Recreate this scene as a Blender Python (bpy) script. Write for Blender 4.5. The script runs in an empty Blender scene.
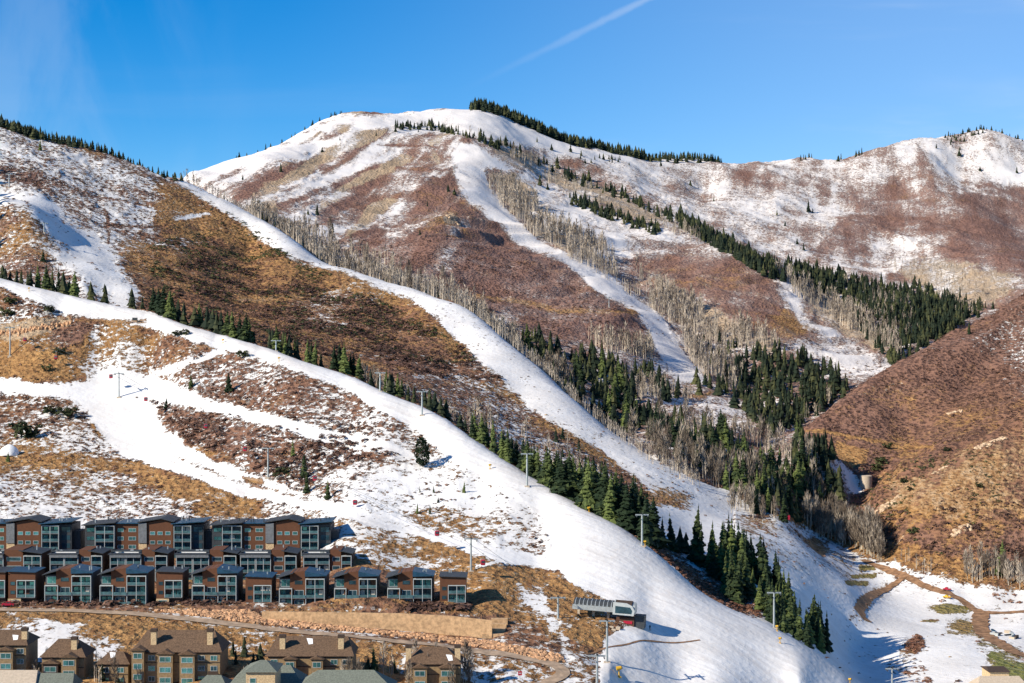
import bpy, bmesh, math, random
import numpy as np
from mathutils import Vector, Matrix

F = 1800.0; CX = 512.0; CY = 341.5
scene = bpy.context.scene
COL = scene.collection
rng = np.random.default_rng(7)
random.seed(7)

# ------------------------------------------------------------------ value noise
def _hash(ix, iy, seed):
    h = (ix.astype(np.int64) * 374761393 + iy.astype(np.int64) * 668265263 + seed * 1442695041) & 0xFFFFFFFF
    h = ((h ^ (h >> 13)) * 1274126177) & 0xFFFFFFFF
    h = h ^ (h >> 16)
    return (h & 0xFFFFFF) / float(0xFFFFFF)
def vnoise(x, y, seed=0):
    ix = np.floor(x); iy = np.floor(y); fx = x - ix; fy = y - iy
    fx = fx * fx * fx * (fx * (fx * 6 - 15) + 10); fy = fy * fy * fy * (fy * (fy * 6 - 15) + 10)
    a = _hash(ix, iy, seed); b = _hash(ix + 1, iy, seed); c = _hash(ix, iy + 1, seed); d = _hash(ix + 1, iy + 1, seed)
    return (a + (b - a) * fx) * (1 - fy) + (c + (d - c) * fx) * fy - 0.5
def fbm(x, y, seed=0, octv=4, gain=0.5):
    s = 0; a = 1.0
    for k in range(octv):
        s = s + a * vnoise(x * 2 ** k + 17.3 * k, y * 2 ** k - 9.1 * k, seed + k); a *= gain
    return s

# ------------------------------------------------------------------ terrain control points (bearing, drop, distance)
R2C = [(-200,225,1080),(-100,252,1050),(0,279,1010),(71,297,990),(127,311,970),(178,325,945),(254,345,905),(291,357,885),
       (354,378,850),(392,396,822),(430,411,800),(461,430,778),(480,447,765),(531,479,735),(581,509,705),(620,527,690),(658,556,670),
       (683,580,660),(708,599,650),(740,614,645),(764,622,640),(815,652,630),(848,680,620)]
R1C = [(185,182,1480),(223,196,1440),(250,213,1410),(286,232,1370),(316,259,1340),(352,272,1305),(367,277,1290),(418,292,1240),(468,311,1190),
       (500,338,1150),(526,360,1120),(556,384,1080),(582,407,1040),(612,433,1000),(637,453,970),(660,470,950),(688,484,945),(719,498,950),(739,505,955)]
SKY = [(-200,60,1500),(-100,95,1480),(0,129,1450),(40,142,1450),(90,154,1460),(130,167,1470),(160,176,1478)]
SKM = [(185,174,2000),(240,161,2150),(281,146,2300),(316,125,2400),(342,114,2450),(370,113,2480),(392,115,2500),(430,109,2540),(451,105,2550),(470,108,2570),
       (500,116,2600),(531,132,2620),(564,141,2650),(622,155,2700),(658,161,2740),(721,163,2800),(764,162,2850),(810,162,2850),(850,161,2850),
       (881,148,2880),(916,138,2900),(967,132,2950),(992,130,2980),(1024,140,3000),(1100,160,3000),(1220,190,3000)]
RHC = [(1220,165,1390),(1100,240,1380),(1060,265,1370),(1024,288,1360),(990,307,1335),(960,325,1310),(920,350,1275),(880,375,1240),(840,404,1200),(812,424,1165),(797,436,1145)]
RH2C = [(1220,310,1060),(1100,370,1055),(1024,410,1050),(990,424,1048),(960,436,1045),(920,455,1042),(880,482,1038)]
def dens(l, step=14):
    o = [l[0]]
    for a, b in zip(l[:-1], l[1:]):
        k = max(1, int(round(abs(b[0] - a[0]) / step)))
        for q in range(1, k + 1): t = q / k; o.append(tuple(a[i] + (b[i] - a[i]) * t for i in range(3)))
    return o
def smooth(l, n=2):
    for _ in range(n): l = [l[0]] + [tuple((l[i - 1][j] + 2 * l[i][j] + l[i + 1][j]) / 4 for j in range(3)) for i in range(1, len(l) - 1)] + [l[-1]]
    return l
R2C = smooth(dens(R2C)); R1C = smooth(dens(R1C)); SKY = smooth(dens(SKY, 20)); SKM = smooth(dens(SKM, 16), 1); RHC = smooth(dens(RHC, 20)); RH2C = smooth(dens(RH2C, 20))
P = []
P += R2C + R1C + SKY + SKM + RHC + RH2C
for u, v, Y in R2C: P.append((u + 7, v + float(np.interp(u, [0, 460, 560], [8, 8, 2])), Y * 1.048))
for u, v, Y in R1C:
    if u < 600: P.append((u + 8, v + 12, Y * 1.05))
for u, v, Y in SKY: P += [(u, v + 30, Y * 1.08), (u, v + 95, Y * 1.3)]
for u, v, Y in SKM[::2]: P += [(u, v + 12, Y * 1.05), (u, v + 60, Y * 1.25)]
for u, v, Y in RHC[::2]: P.append((u, v + 14, Y * 1.07))
for u, v, Y in RH2C[::2]: P.append((u, v + 3, Y * 1.03))
P += [  # foreground
 (-200,760,400),(200,760,400),(500,765,400),(700,820,400),(900,920,400),(1220,950,400),
 (-200,700,505),(0,697,510),(150,697,510),(300,697,510),(430,697,512),(520,694,522),(620,688,545),(720,686,570),(800,700,585),
 (-200,640,560),(0,642,555),(100,643,553),(200,650,548),(300,660,545),(400,668,541),(480,676,537),(540,680,535),
 
 (0,602,612),(150,601,612),(300,601,612),(420,602,610),(470,604,608),
 (-100,583,632),(0,583,632),(150,583,632),(300,583,632),(-100,558,665),(0,558,665),(150,558,665),(300,558,665),
 (-100,545,690),(0,543,692),(150,543,692),(300,543,690),(0,512,745),(150,512,745),(260,518,730),
 (-200,470,830),(0,480,790),(150,475,800),(250,490,760),(0,450,840),(150,440,850),(0,400,900),(-200,400,930),(75,405,890),(150,405,890),
 (0,350,950),(-100,320,980),(100,350,945),(150,350,940),(220,348,912),(220,380,880),(0,300,985),(60,315,972),
 (260,362,885),(250,410,835),(250,450,790),(342,390,835),(320,420,805),(350,450,775),(350,480,735),(350,515,695),(413,434,782),(440,456,758),
 (400,480,735),(400,530,685),(400,565,645),(440,500,715),(480,490,725),(480,525,690),(480,560,650),(480,590,617),(540,510,705),(540,560,660),(560,600,615),(520,620,590),
 (600,600,620),(560,640,570),(600,635,580),(600,662,560),(640,664,568),(680,680,572),(640,640,585),(650,600,630),(700,640,602),(760,665,598),
 # left hill
 (0,262,1110),(0,200,1250),(-200,180,1250),(74,243,1165),(0,197,1190),(30,216,1152),(58,250,1122),(82,279,1075),(98,262,1122),(60,200,1290),(110,250,1180),(130,290,1080),(20,245,1120),
 (200,230,1350),(200,265,1220),(200,300,1100),(150,215,1340),(100,190,1360),(250,250,1350),(250,300,1160),(250,335,985),
 (320,285,1250),(320,330,1080),(320,365,930),(400,320,1180),(400,365,1010),(400,390,885),(460,350,1110),(450,400,930),(470,425,860),
 (520,400,1020),(520,440,900),(560,440,945),(560,475,830),(610,470,920),(600,490,810),(650,500,860),(650,515,790),(690,520,850),(700,545,780),
 # toe and valley floor
 (765,516,945),(740,530,850),(765,540,845),(790,526,955),(800,545,890),(760,560,790),(740,580,735),(760,600,702),(800,560,845),(780,580,780),(800,600,765),(800,622,730),(835,548,985),(820,575,845),(850,592,850),(862,605,845),(840,632,780),(900,640,790),
 (850,650,770),(870,683,712),(950,600,900),(1024,612,870),(1024,680,710),(900,680,715),(960,650,770),(878,562,975),(930,578,938),(967,585,925),(1013,591,915),
 (1100,600,900),(1220,600,900),(1220,680,710),(900,760,590),(1100,760,590),(800,730,580),
 # valley behind the run, main mountain
 (380,287,1390),(400,275,1500),(450,302,1400),(520,332,1330),(560,352,1310),(600,372,1300),(680,402,1290),(600,418,1110),(560,372,1180),(510,342,1230),
 (650,430,1110),(650,448,1020),(700,468,1000),(700,440,1100),(740,430,1180),(740,490,980),(780,510,960),(780,495,1000),(780,460,1100),(780,430,1200),(780,400,1350),
 (800,449,1062),(816,457,1058),(830,467,1053),(842,481,1048),(800,470,1045),(830,492,1040),(846,506,1030),(816,449,1095),(832,456,1092),(850,463,1088),(820,515,1030),(800,520,1010),(855,481,1070),(862,493,1052),
 (260,215,1620),(300,232,1600),(340,258,1560),(260,190,1900),(320,205,1850),(380,235,1750),(320,165,2150),(380,185,2050),(430,180,2050),(400,150,2250),(440,130,2400),
 (400,210,1900),(440,240,1700),(440,270,1560),(500,255,1750),(500,290,1540),(560,285,1620),(560,320,1430),(620,320,1480),(640,355,1390),
 (470,168,2150),(500,210,2000),(530,240,1880),(556,255,1800),(600,282,1680),(640,312,1580),(670,345,1480),(700,380,1380),
 (510,195,2120),(545,228,1985),(600,262,1850),(640,295,1740),(680,330,1620),(720,370,1470),(760,400,1380),
 (530,178,2270),(560,195,2230),(590,222,2080),(630,260,1920),(680,290,1800),(720,320,1680),(770,350,1540),
 (543,182,2350),(594,202,2250),(658,223,2150),(734,250,2000),(764,268,1950),(789,285,1880),(820,326,1760),(850,350,1640),(885,366,1500),
 (700,225,2330),(640,200,2400),(740,245,2180),(800,270,2100),(840,300,1960),(880,320,1850),(920,345,1650),(870,378,1430),(840,385,1400),
 (560,165,2480),(600,178,2500),(650,195,2500),(700,190,2640),(760,205,2560),(760,240,2330),(820,210,2600),(850,200,2650),(850,250,2300),(900,190,2700),(900,230,2480),(900,268,2250),
 (960,165,2830),(960,200,2650),(960,245,2350),(960,285,2100),(1024,180,2800),(1024,220,2600),(1024,265,2200),(960,318,1800),(1100,220,2600),(1100,275,2100),(1220,240,2500),
 (960,352,1420),(1024,320,1500),(900,385,1300),
 # right hills
 (900,415,1165),(960,398,1170),(1024,370,1195),(880,455,1100),(930,440,1105),(980,420,1115),(1024,405,1120),(1100,340,1185),(864,468,1082),(868,500,1042),
 (1024,480,990),(1024,550,945),(1024,585,920),(950,500,990),(950,558,950),(890,520,1008),(890,552,982),(850,520,1025),(840,538,1015),(1100,480,990),(1100,570,935),(1220,570,935),(1220,450,1000),
]
P += dens([(-200,606,595),(0,608,590),(127,613,585),(260,627,575),(367,637,565),(440,645,557),(500,653,552),(560,664,548),(610,668,550)], 20)
P += dens([(265,620,584),(300,623,582),(340,626,581),(400,631,579),(450,635,577),(490,639,574)], 14)
P += dens([(-200,605,598),(0,605,597.5),(200,604.5,597),(260,606,595),(300,610,590.5),(400,611,589),(460,613,588),(500,619,588)], 14)
P = np.array(P, float)
SL = 520.0
def tps_fit(pts):
    a = pts[:, 0]; b = np.log(pts[:, 2]) * SL; val = pts[:, 1]
    n = len(a)
    r2 = (a[:, None] - a[None]) ** 2 + (b[:, None] - b[None]) ** 2
    K = np.sqrt(r2 + 16.0) ** 1.5
    K += np.eye(n) * -2.0
    A = np.zeros((n + 3, n + 3)); A[:n, :n] = K
    A[:n, n] = 1; A[:n, n + 1] = a; A[:n, n + 2] = b; A[n:, :n] = A[:n, n:].T
    w = np.linalg.lstsq(A, np.concatenate([val, [0, 0, 0]]), rcond=None)[0]
    return a, b, w
TA, TB, TW = tps_fit(P)
def tps_eval(u, Y):
    sh = u.shape; u = u.ravel(); b = np.log(Y).ravel() * SL
    out = np.empty_like(u)
    for i in range(0, len(u), 20000):
        uu = u[i:i + 20000, None]; bb = b[i:i + 20000, None]
        K = np.sqrt((uu - TA) ** 2 + (bb - TB) ** 2 + 16.0) ** 1.5
        n = len(TA)
        out[i:i + 20000] = K @ TW[:n] + TW[n] + TW[n + 1] * uu[:, 0] + TW[n + 2] * bb[:, 0]
    return out.reshape(sh)

NU, NY = 1180, 1150
U0, U1, Y0, Y1 = -190.0, 1210.0, 395.0, 3600.0
gu = np.linspace(U0, U1, NU); gl = np.linspace(math.log(Y0), math.log(Y1), NY)
cu = np.linspace(U0, U1, 260); cl = np.linspace(math.log(Y0), math.log(Y1), 330)
CU, CL = np.meshgrid(cu, cl)
CV = tps_eval(CU, np.exp(CL))
def bil(grid, fu, fl):
    n0, n1 = grid.shape
    fu = np.clip(fu, 0, n1 - 1.0001); fl = np.clip(fl, 0, n0 - 1.0001)
    i = fu.astype(int); j = fl.astype(int); a = fu - i; b = fl - j
    return (grid[j, i] * (1 - a) + grid[j, i + 1] * a) * (1 - b) + (grid[j + 1, i] * (1 - a) + grid[j + 1, i + 1] * a) * b
def cubic1(g, f, axis):
    g = np.moveaxis(g, axis, 0); n = g.shape[0]
    i = np.clip(f.astype(int), 0, n - 2); t = (f - i)
    i0 = np.clip(i - 1, 0, n - 1); i2 = i + 1; i3 = np.clip(i + 2, 0, n - 1)
    t = t.reshape((-1,) + (1,) * (g.ndim - 1))
    p0, p1, p2, p3 = g[i0], g[i], g[i2], g[i3]
    r = p1 + 0.5 * t * (p2 - p0 + t * (2 * p0 - 5 * p1 + 4 * p2 - p3 + t * (3 * (p1 - p2) + p3 - p0)))
    return np.moveaxis(r, 0, axis)
GV = cubic1(CV, (gu - U0) / (U1 - U0) * 259.0, 1)
GV = cubic1(GV, (gl - gl[0]) / (gl[-1] - gl[0]) * 329.0, 0)
GU, GL = np.meshgrid(gu, gl); GY = np.exp(GL)
GX = (GU - CX) / F * GY
GZ = (CY - GV) / F * GY
# domains
def line(l, u):
    l = sorted(l); return np.interp(u, [p[0] for p in l], [p[2] for p in l])
c2 = line(R2C + [(900, 0, 620)], gu)
c1 = line([(p[0], 0, p[2]) for p in SKY] + R1C + [(770,0,950),(790,0,1010),(835,0,1010),(880,0,977),(930,0,940),(967,0,927),(1013,0,917),(1220,0,910)], gu)
cR = np.where(gu > 797, line(RHC, gu), 0)
DOM = np.full(GY.shape, 3)
DOM[(GY < cR[None] * 1.04)] = 2
DOM[(GU > 790) & (GU < 850) & (GY > 1000) & (GY < 1074)] = 3
DOM[GY < c1[None] * 1.02] = 1
DOM[GY < c2[None] * 1.012] = 0
# relief noise
amp = np.clip((GY - 640) / 700, 0.0, 1.6)
amp = np.where((DOM == 1) & (GU > 735), amp * 0.25, amp)
rid = 0.5 - np.abs(fbm(GX / 150 + 3, GY / 260 + GX / 500, 11, 3)) * 2
amp = np.where(DOM == 0, amp * 0.35, amp)
amp = amp * np.where(GU < 850, np.clip(np.abs(GL - np.log(c2)[None]) / .10, .08, 1), 1)
farA = np.clip((GY - 1500) / 700, 0, 1) * (DOM == 3) * np.clip((GU - 600) / 150, 0, 1)
ridA = 1.6 + 1.6 * np.clip((GU - 560) / 160, 0, 1)
nz = fbm(GX / 190, GY / 190, 1, 5, 0.52) * 9 * amp + rid * (ridA + 3.5 * farA) * amp
acr = (GX * .72 - GY * .69); alo = (GX * .69 + GY * .72)
gul = .28 - np.abs(fbm(acr / 55 + vnoise(alo / 90, acr / 90, 66) * .8, alo / 330, 61, 3, .55)) * 2
nz += gul * np.where(DOM == 2, 8.0, np.where(DOM == 3, 9.0 * np.clip((2300 - GY) / 500, 0, 1) * np.clip((GU - 380) / 60, 0, 1), 0)) * np.where(DOM == 2, np.clip((GY - 960) / 60, 0, 1), 1)
GZ = GZ + nz
GVN = CY - GZ / GY * F          # apparent row of every grid point

def zat(x, y):
    u = CX + x / y * F
    return float(bil(GZ, np.array([(u - U0) / (U1 - U0) * (NU - 1)]), np.array([(math.log(y) - gl[0]) / (gl[-1] - gl[0]) * (NY - 1)]))[0])
def cast(u, v, dom=None, ymin=0, ymax=1e9):
    """ground point seen along a bearing and drop; dom limits it to one landform"""
    fu = (u - U0) / (U1 - U0) * (NU - 1); i = int(np.clip(fu, 0, NU - 2)); a = fu - i
    vc = GVN[:, i] * (1 - a) + GVN[:, i + 1] * a
    ok = (gl > math.log(max(ymin, 1))) & (gl < math.log(ymax))
    if dom is not None:
        ds = (dom,) if isinstance(dom, int) else dom
        ok &= np.isin(DOM[:, i], ds)
    idx = np.nonzero(ok[:-1] & ok[1:] & (vc[:-1] >= v) & (vc[1:] < v))[0]
    if len(idx) == 0:
        idx2 = np.nonzero(ok)[0]
        if len(idx2) == 0: return None
        j = idx2[np.argmin(np.abs(vc[idx2] - v))]
        if abs(vc[j] - v) > 6: return None
        Y = math.exp(gl[j])
    else:
        j = idx[0]; t = (vc[j] - v) / (vc[j] - vc[j + 1] + 1e-9); Y = math.exp(gl[j] + t * (gl[j + 1] - gl[j]))
    x = (u - CX) / F * Y
    return Vector((x, Y, zat(x, Y)))
# ------------------------------------------------------------------ ground cover painted on the terrain
S = np.full(GY.shape, 0.3); G = np.full(GY.shape, 0.3); PU = np.full(GY.shape, 0.5); TN = np.zeros(GY.shape)
GR = np.zeros(GY.shape); GN = np.zeros(GY.shape)
CH = {'s': S, 'g': G, 'p': PU, 't': TN, 'r': GR, 'n': GN}   # snow, gold grass, purple brush, tan aspen, groomed, green
JN = []
for k in range(5):
    sc = (9 + GY * .008) * (0.55 + 0.35 * k)
    JN.append((fbm(GX / sc, GY / sc, 300 + k * 7, 4, .7), fbm(GX / sc, GY / sc, 350 + k * 7, 4, .7)))
def inpoly(px, py, pts):
    res = np.zeros(px.shape, bool); n = len(pts)
    for i in range(n):
        x1, y1 = pts[i]; x2, y2 = pts[(i + 1) % n]
        if y1 == y2: continue
        c = ((y1 > py) != (y2 > py)) & (px < (x2 - x1) * (py - y1) / (y2 - y1) + x1)
        res ^= c
    return res
def paint(dom, pts, jit=3.0, ymin=0, ymax=1e9, **vals):
    us = [p[0] for p in pts]; vs = [p[1] for p in pts]; m = jit + 1
    m = 2 * jit + 1; jf = 4.2 if jit < 2 else (5.5 if dom == 3 else 8.0); sel = np.isin(DOM, dom if isinstance(dom, tuple) else (dom,)) & (GU > min(us) - m) & (GU < max(us) + m) & (GVN > min(vs) - m) & (GVN < max(vs) + m)
    if ymin or ymax < 1e8: sel &= (GY > ymin) & (GY < ymax)
    idx = np.nonzero(sel)
    if len(idx[0]) == 0: return
    wgt = 0
    for k in range(5):
        wgt = wgt + inpoly(GU[idx] + JN[k][0][idx] * jf * jit, GVN[idx] + JN[k][1][idx] * jf * .7 * jit, pts) / 5.0
    for c, v in vals.items():
        a = CH[c]; a[idx] = a[idx] * (1 - wgt) + v * wgt
def strip(dom, pts, w, **k):
    a = []; b = []
    for i, p in enumerate(pts):
        q0 = pts[max(i - 1, 0)]; q1 = pts[min(i + 1, len(pts) - 1)]
        dx, dy = q1[0] - q0[0], q1[1] - q0[1]; L = math.hypot(dx, dy) or 1
        a.append((p[0] - dy / L * w / 2, p[1] + dx / L * w / 2)); b.append((p[0] + dy / L * w / 2, p[1] - dx / L * w / 2))
    paint(dom, a + b[::-1], **k)
EVERY = [(-300, -100), (1400, -100), (1400, 1400), (-300, 1400)]
# domain defaults
for a, v in ((S, .45), (G, .1), (PU, .6)): a[DOM == 3] = v
for a, v in ((S, .10), (G, .45), (PU, .25)): a[DOM == 1] = v
for a, v in ((S, .02), (G, .12), (PU, .75)): a[DOM == 2] = v
for a, v in ((S, .40), (G, .25), (PU, .35)): a[DOM == 0] = v
# --- near slope
paint(0, [(-200,330),(0,325),(70,320),(95,325),(95,365),(84,380),(0,378),(-200,370)], s=.3, g=.6)
paint(0, [(0,345),(60,352),(70,372),(40,382),(0,378)], s=.05, g=1, p=0)
paint(0, [(0,300),(50,303),(60,320),(0,325)], s=.35, g=.2)
paint(0, [(0,325),(70,315),(74,323),(30,340),(0,343)], s=.0, g=1, t=.9, p=0, jit=1.2)
paint(0, [(60,318),(95,325),(85,350),(55,348)], s=.1, p=.8, g=0)
paint(0, [(100,325),(145,322),(150,370),(110,368),(95,350)], s=.5, g=.9, p=0)
paint(0, [(145,322),(225,346),(245,352),(200,362),(155,372),(140,345)], s=.33, g=.3)
paint(0, [(155,376),(225,356),(262,360),(262,405),(228,402),(180,386)], s=.32, g=.1, p=.6)
paint(0, [(262,362),(340,388),(415,432),(412,452),(367,430),(316,425),(262,408)], s=.48, g=.15, p=.6)
paint(0, [(150,404),(216,412),(278,430),(340,445),(410,460),(400,476),(330,470),(300,488),(254,472),(216,460),(190,445),(165,428)], s=.33, g=.12, p=.6)
paint(0, [(180,440),(216,455),(254,470),(230,472),(200,462)], s=.2, g=.8, p=.1)
paint(0, [(0,395),(80,400),(100,430),(106,450),(60,455),(0,452)], s=.4, g=.35)
paint(0, [(28,440),(60,440),(60,455),(0,455),(0,442)], s=.1, g=.9, p=0)
paint(0, [(-200,452),(0,452),(130,455),(190,476),(262,498),(262,520),(200,520),(170,495),(120,478),(60,478),(-200,474)], s=.12, g=1, p=.05)
paint(0, [(-200,474),(60,480),(120,476),(172,494),(205,520),(-200,522)], s=.62, g=.5, p=.2)
paint(0, [(0,466),(60,468),(85,474),(60,480),(0,476)], s=.55, g=.6)
paint(0, [(262,497),(330,512),(420,535),(420,560),(340,550),(320,525)], s=.5, g=.9, p=0)
paint(0, [(335,545),(420,535),(500,556),(575,580),(600,600),(590,650),(540,640),(470,610),(340,600)], s=.14, g=1, p=.1)
paint(0, [(355,562),(400,556),(440,570),(400,578),(360,572)], s=.5, jit=5)
paint(0, [(430,560),(450,555),(440,572),(415,580)], s=.7, jit=5)
paint(0, [(330,555),(395,552),(395,562),(340,566)], s=.55, jit=4)
paint(0, [(300,470),(415,455),(470,462),(545,505),(560,550),(500,552),(420,528),(367,514),(310,500)], s=.64, g=.5, p=.3)
paint(0, [(405,512),(450,508),(500,525),(520,538),(470,535),(420,525)], s=.35, g=1, p=.1, jit=4)
paint(0, [(395,490),(425,485),(440,500),(415,505)], s=.6, g=.8, jit=4)
paint(0, [(0,522),(262,524),(262,545),(0,545)], s=.6, g=.6)
# run on the near spur
R2L = [(-200,247),(0,288),(33,300),(63,311),(100,320),(145,327),(185,338),(221,349),(260,358),(278,364),(342,387),(382,410),(418,430),(440,451),(455,462),(480,478),(513,492),(531,507),(546,532),(553,545),(543,556),(564,576),(589,594),(612,601),(640,617),(622,645),(604,662),(600,700),(560,760)]
R2U = [(p[0], p[1] - 12) for p in R2C]
paint(0, R2U + [(900,760)] + R2L[::-1], jit=1.2, s=1, g=.3, r=1)
paint(0, [(430,462),(480,478),(531,507),(553,545),(510,548),(470,520),(420,500)], s=.74, g=.6, jit=5)
# lower cat track
paint(0, [(-200,372),(0,378),(38,384),(84,381),(110,368),(150,376),(178,387),(228,404),(260,411),(316,428),(367,433),(395,443),(415,453),(412,459),(367,449),(316,440),(278,429),(240,419),(216,411),(165,402),(150,410),(165,430),(190,448),(216,463),(254,474),(278,481),(303,497),(367,512),(418,526),(500,550),(560,560),(555,570),(500,562),(418,535),(367,524),(316,510),(241,496),(203,481),(165,469),(124,458),(107,441),(89,415),(71,397),(25,395),(-200,392)], jit=1.5, s=.97, r=.5, g=.3)
strip(0, [(152,374),(190,362),(225,350)], 5, jit=1.5, s=.9)
strip(0, [(96,328),(98,350),(94,378)], 5, jit=2, s=.85)
strip(0, [(76,320),(110,322),(145,321)], 2.5, jit=1, s=.1, g=.9, p=0)
strip(0, [(92,425),(104,440)], 4, jit=1, s=.1, g=.9, p=0)
paint(0, [(240,475),(262,478),(268,484),(250,486)], s=.1, g=1, p=0, jit=1)
strip(0, [(250,484),(310,500)], 2, jit=1, s=.1, g=.6, p=.5)
strip(0, [(475,567),(500,562),(535,558)], 2.5, jit=1, s=.9)
# below the condos
paint(0, [(-200,607),(0,607),(250,628),(480,655),(560,670),(520,700),(-200,700)], s=.2, g=.9, p=.1)
paint(0, [(0,622),(60,620),(118,640),(130,655),(60,668),(0,650)], s=.85, jit=4)
paint(0, [(0,610),(120,614),(130,640),(80,622),(0,619)], s=.05, g=1, p=0)
paint(0, [(130,616),(250,632),(240,645),(150,650)], s=.12, g=1, p=0)
paint(0, [(225,640),(260,640),(280,660),(230,655)], s=.75, jit=4)
paint(0, [(380,648),(480,656),(540,668),(530,690),(420,690)], s=.55, jit=4)
paint(0, [(545,578),(570,585),(600,602),(618,625),(600,655),(570,650),(545,610)], s=.15, g=.9, p=.3)
paint(0, [(515,585),(530,583),(545,598),(560,620),(595,655),(580,660),(545,625),(515,605)], s=.8, jit=3)
paint(0, [(500,600),(520,604),(560,640),(580,668),(520,640),(490,620)], s=.3, g=.4, jit=3)
paint(0, [(560,665),(600,660),(602,700),(540,700)], s=.5, g=.8, p=0, jit=3)
paint(0, [(604,640),(640,620),(700,640),(760,700),(600,700)], s=1, jit=1, r=1)
paint(0, [(-200,556),(0,556),(352,556),(470,600),(500,618),(262,606),(-200,604)], s=.06, g=.4, p=.4, jit=1)
for l_, w_ in (([(172,455),(215,472),(250,486),(310,502)], 2.2), ([(200,474),(240,480),(262,489)], 1.6), ([(120,455),(180,462),(235,480)], 1.4), ([(345,510),(400,524),(460,540)], 1.5), ([(90,420),(120,450)], 1.5), ([(300,470),(330,492),(380,505)], 1.5)): strip(0, l_, w_, s=.45, g=.8, p=.1, jit=1.5)
paint(0, [(262,462),(330,470),(345,495),(300,500),(270,480)], s=.42, g=.1, jit=3)
# --- left hill
paint(1, [(-200,50),(0,125),(185,178),(172,212),(152,240),(115,250),(118,262),(145,300),(100,312),(-200,300)], s=.6, g=.1, p=.8)
paint(1, [(75,170),(165,190),(160,210),(120,205),(80,190)], s=.5)
paint(1, [(40,175),(110,200),(115,240),(95,260),(40,225)], s=.5)
paint(1, [(95,190),(160,212),(160,230),(115,245),(100,225)], s=.66)
paint(1, [(-200,150),(0,190),(50,200),(95,240),(145,300),(125,312),(90,290),(50,245),(-200,210)], s=.92, jit=3)
paint(1, [(-200,205),(0,200),(25,205),(62,255),(45,275),(-200,275)], s=.3, g=.4)
paint(1, [(0,160),(40,168),(40,180),(0,178)], s=.35, p=1)
paint(1, [(150,180),(185,185),(215,205),(250,240),(300,268),(345,282),(400,302),(430,320),(450,338),(430,360),(380,350),(330,340),(300,345),(250,345),(200,330),(150,310),(140,280),(118,258),(150,245),(165,215)], s=.05, g=.42, p=.2)
paint(1, [(160,200),(200,205),(210,215),(160,222)], s=.22, g=.6)
paint(1, [(118,238),(225,238),(200,250),(140,256)], s=.3, g=.5, p=.3, jit=4)
strip(1, [(160,262),(230,270),(300,276)], 3, g=1, p=0, t=.5, jit=2)
strip(1, [(300,318),(360,325),(430,332)], 2.5, g=1, p=0, t=.4, jit=2)
strip(1, [(105,225),(160,226),(220,228)], 1.8, s=.05, p=.6, jit=1)
strip(1, [(172,221),(190,217),(210,214)], 3, s=.85, jit=1.5)
strip(1, [(112,243),(160,240),(200,243)], 3, s=.75, jit=2)
strip(1, [(105,198),(130,203),(165,207)], 2, s=.1, p=.7, g=.1, jit=1)
strip(1, [(105,208),(110,225),(108,245)], 2.5, s=.1, p=.7, g=.1, jit=1)
strip(1, [(235,301),(290,297),(330,294),(352,290)], 5, g=1, p=0, t=.5, jit=1.5)
strip(1, [(345,346),(380,350),(430,358)], 5, g=1, p=0, t=.5, jit=2)
strip(1, [(165,236),(200,233),(235,238)], 3, g=1, p=0, t=.4, jit=1.5)
paint(1, [(300,300),(345,292),(350,330),(310,342)], s=.42, jit=6, p=.6)
paint(1, [(330,270),(375,285),(390,300),(350,300)], s=.45, jit=4)
paint(1, [(345,300),(400,302),(450,340),(475,362),(470,390),(400,360),(350,345)], s=.04, g=.4, p=.4)
strip(1, [(340,352),(375,354),(420,362),(470,368),(500,372)], 3, s=.7, g=.9, jit=2)
paint(1, [(380,350),(480,372),(530,420),(500,440),(430,400),(370,380)], s=.2, p=.6, g=.2)
strip(1, [(400,376),(450,378),(480,378)], 2.5, s=.65, jit=1.5)
paint(1, [(400,380),(520,400),(600,455),(660,500),(600,500),(480,440)], s=.48, p=.8, g=.1, jit=4)
paint(1, [(500,405),(545,440),(520,438),(495,420)], s=.62, jit=4)
R1L = [(175,182),(203,199),(236,219),(254,238),(281,252),(306,265),(347,275),(377,288),(402,298),(433,316),(451,334),(476,356),(500,376),(531,407),(566,432),(587,443),(609,458),(630,474),(655,497),(683,507)]
strip(1, [(p[0] - 3, p[1] + 3) for p in R1L[6:-2]], 5, s=.1, g=1, p=0, jit=3)
paint(1, [(p[0], p[1] - 12) for p in R1C] + [(760,515),(735,535),(700,540)] + R1L[::-1], jit=1.8, s=.885, r=.4, g=.6)
paint(1, [(480,340),(500,345),(505,360),(485,355)], s=.8, jit=5)
# lower meadow and valley floor
paint(1, [(630,510),(683,506),(700,498),(739,500),(790,522),(835,545),(878,560),(967,584),(1024,592),(1220,600),(1220,900),(800,900),(760,640),(740,610),(700,585),(665,545),(640,525)], s=.95, g=.6, p=.2, r=.4, jit=2)
paint(1, [(740,508),(790,525),(850,552),(870,565),(850,590),(800,570),(760,540)], s=.76, g=.9, p=.1, jit=4)
paint(1, [(700,515),(740,520),(760,535),(730,530)], s=.8, g=.6, jit=4)
for l_ in ([(862,560),(883,569),(906,577),(942,592),(962,601),(980,612),(1005,613),(1040,614)], [(904,577),(890,587),(876,594),(864,603),(858,616)], [(982,612),(980,622),(984,634),(1000,644),(1024,656),(1080,668)]): strip(1, l_, 13, s=.72, g=.7, p=.2, jit=1.8)
strip(1, [(790,528),(810,543),(830,551),(858,560)], 4, s=.5, g=.7, jit=1.5)
strip(1, [(858,610),(850,630),(868,650),(905,672)], 5, s=.55, g=.1, p=.6, jit=2)
paint(1, [(735,512),(765,515),(770,530),(745,530)], s=.35, g=.6, jit=3)
paint(1, [(655,488),(690,500),(680,506),(655,500)], s=.1, g=1, p=.1, jit=2)
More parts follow.
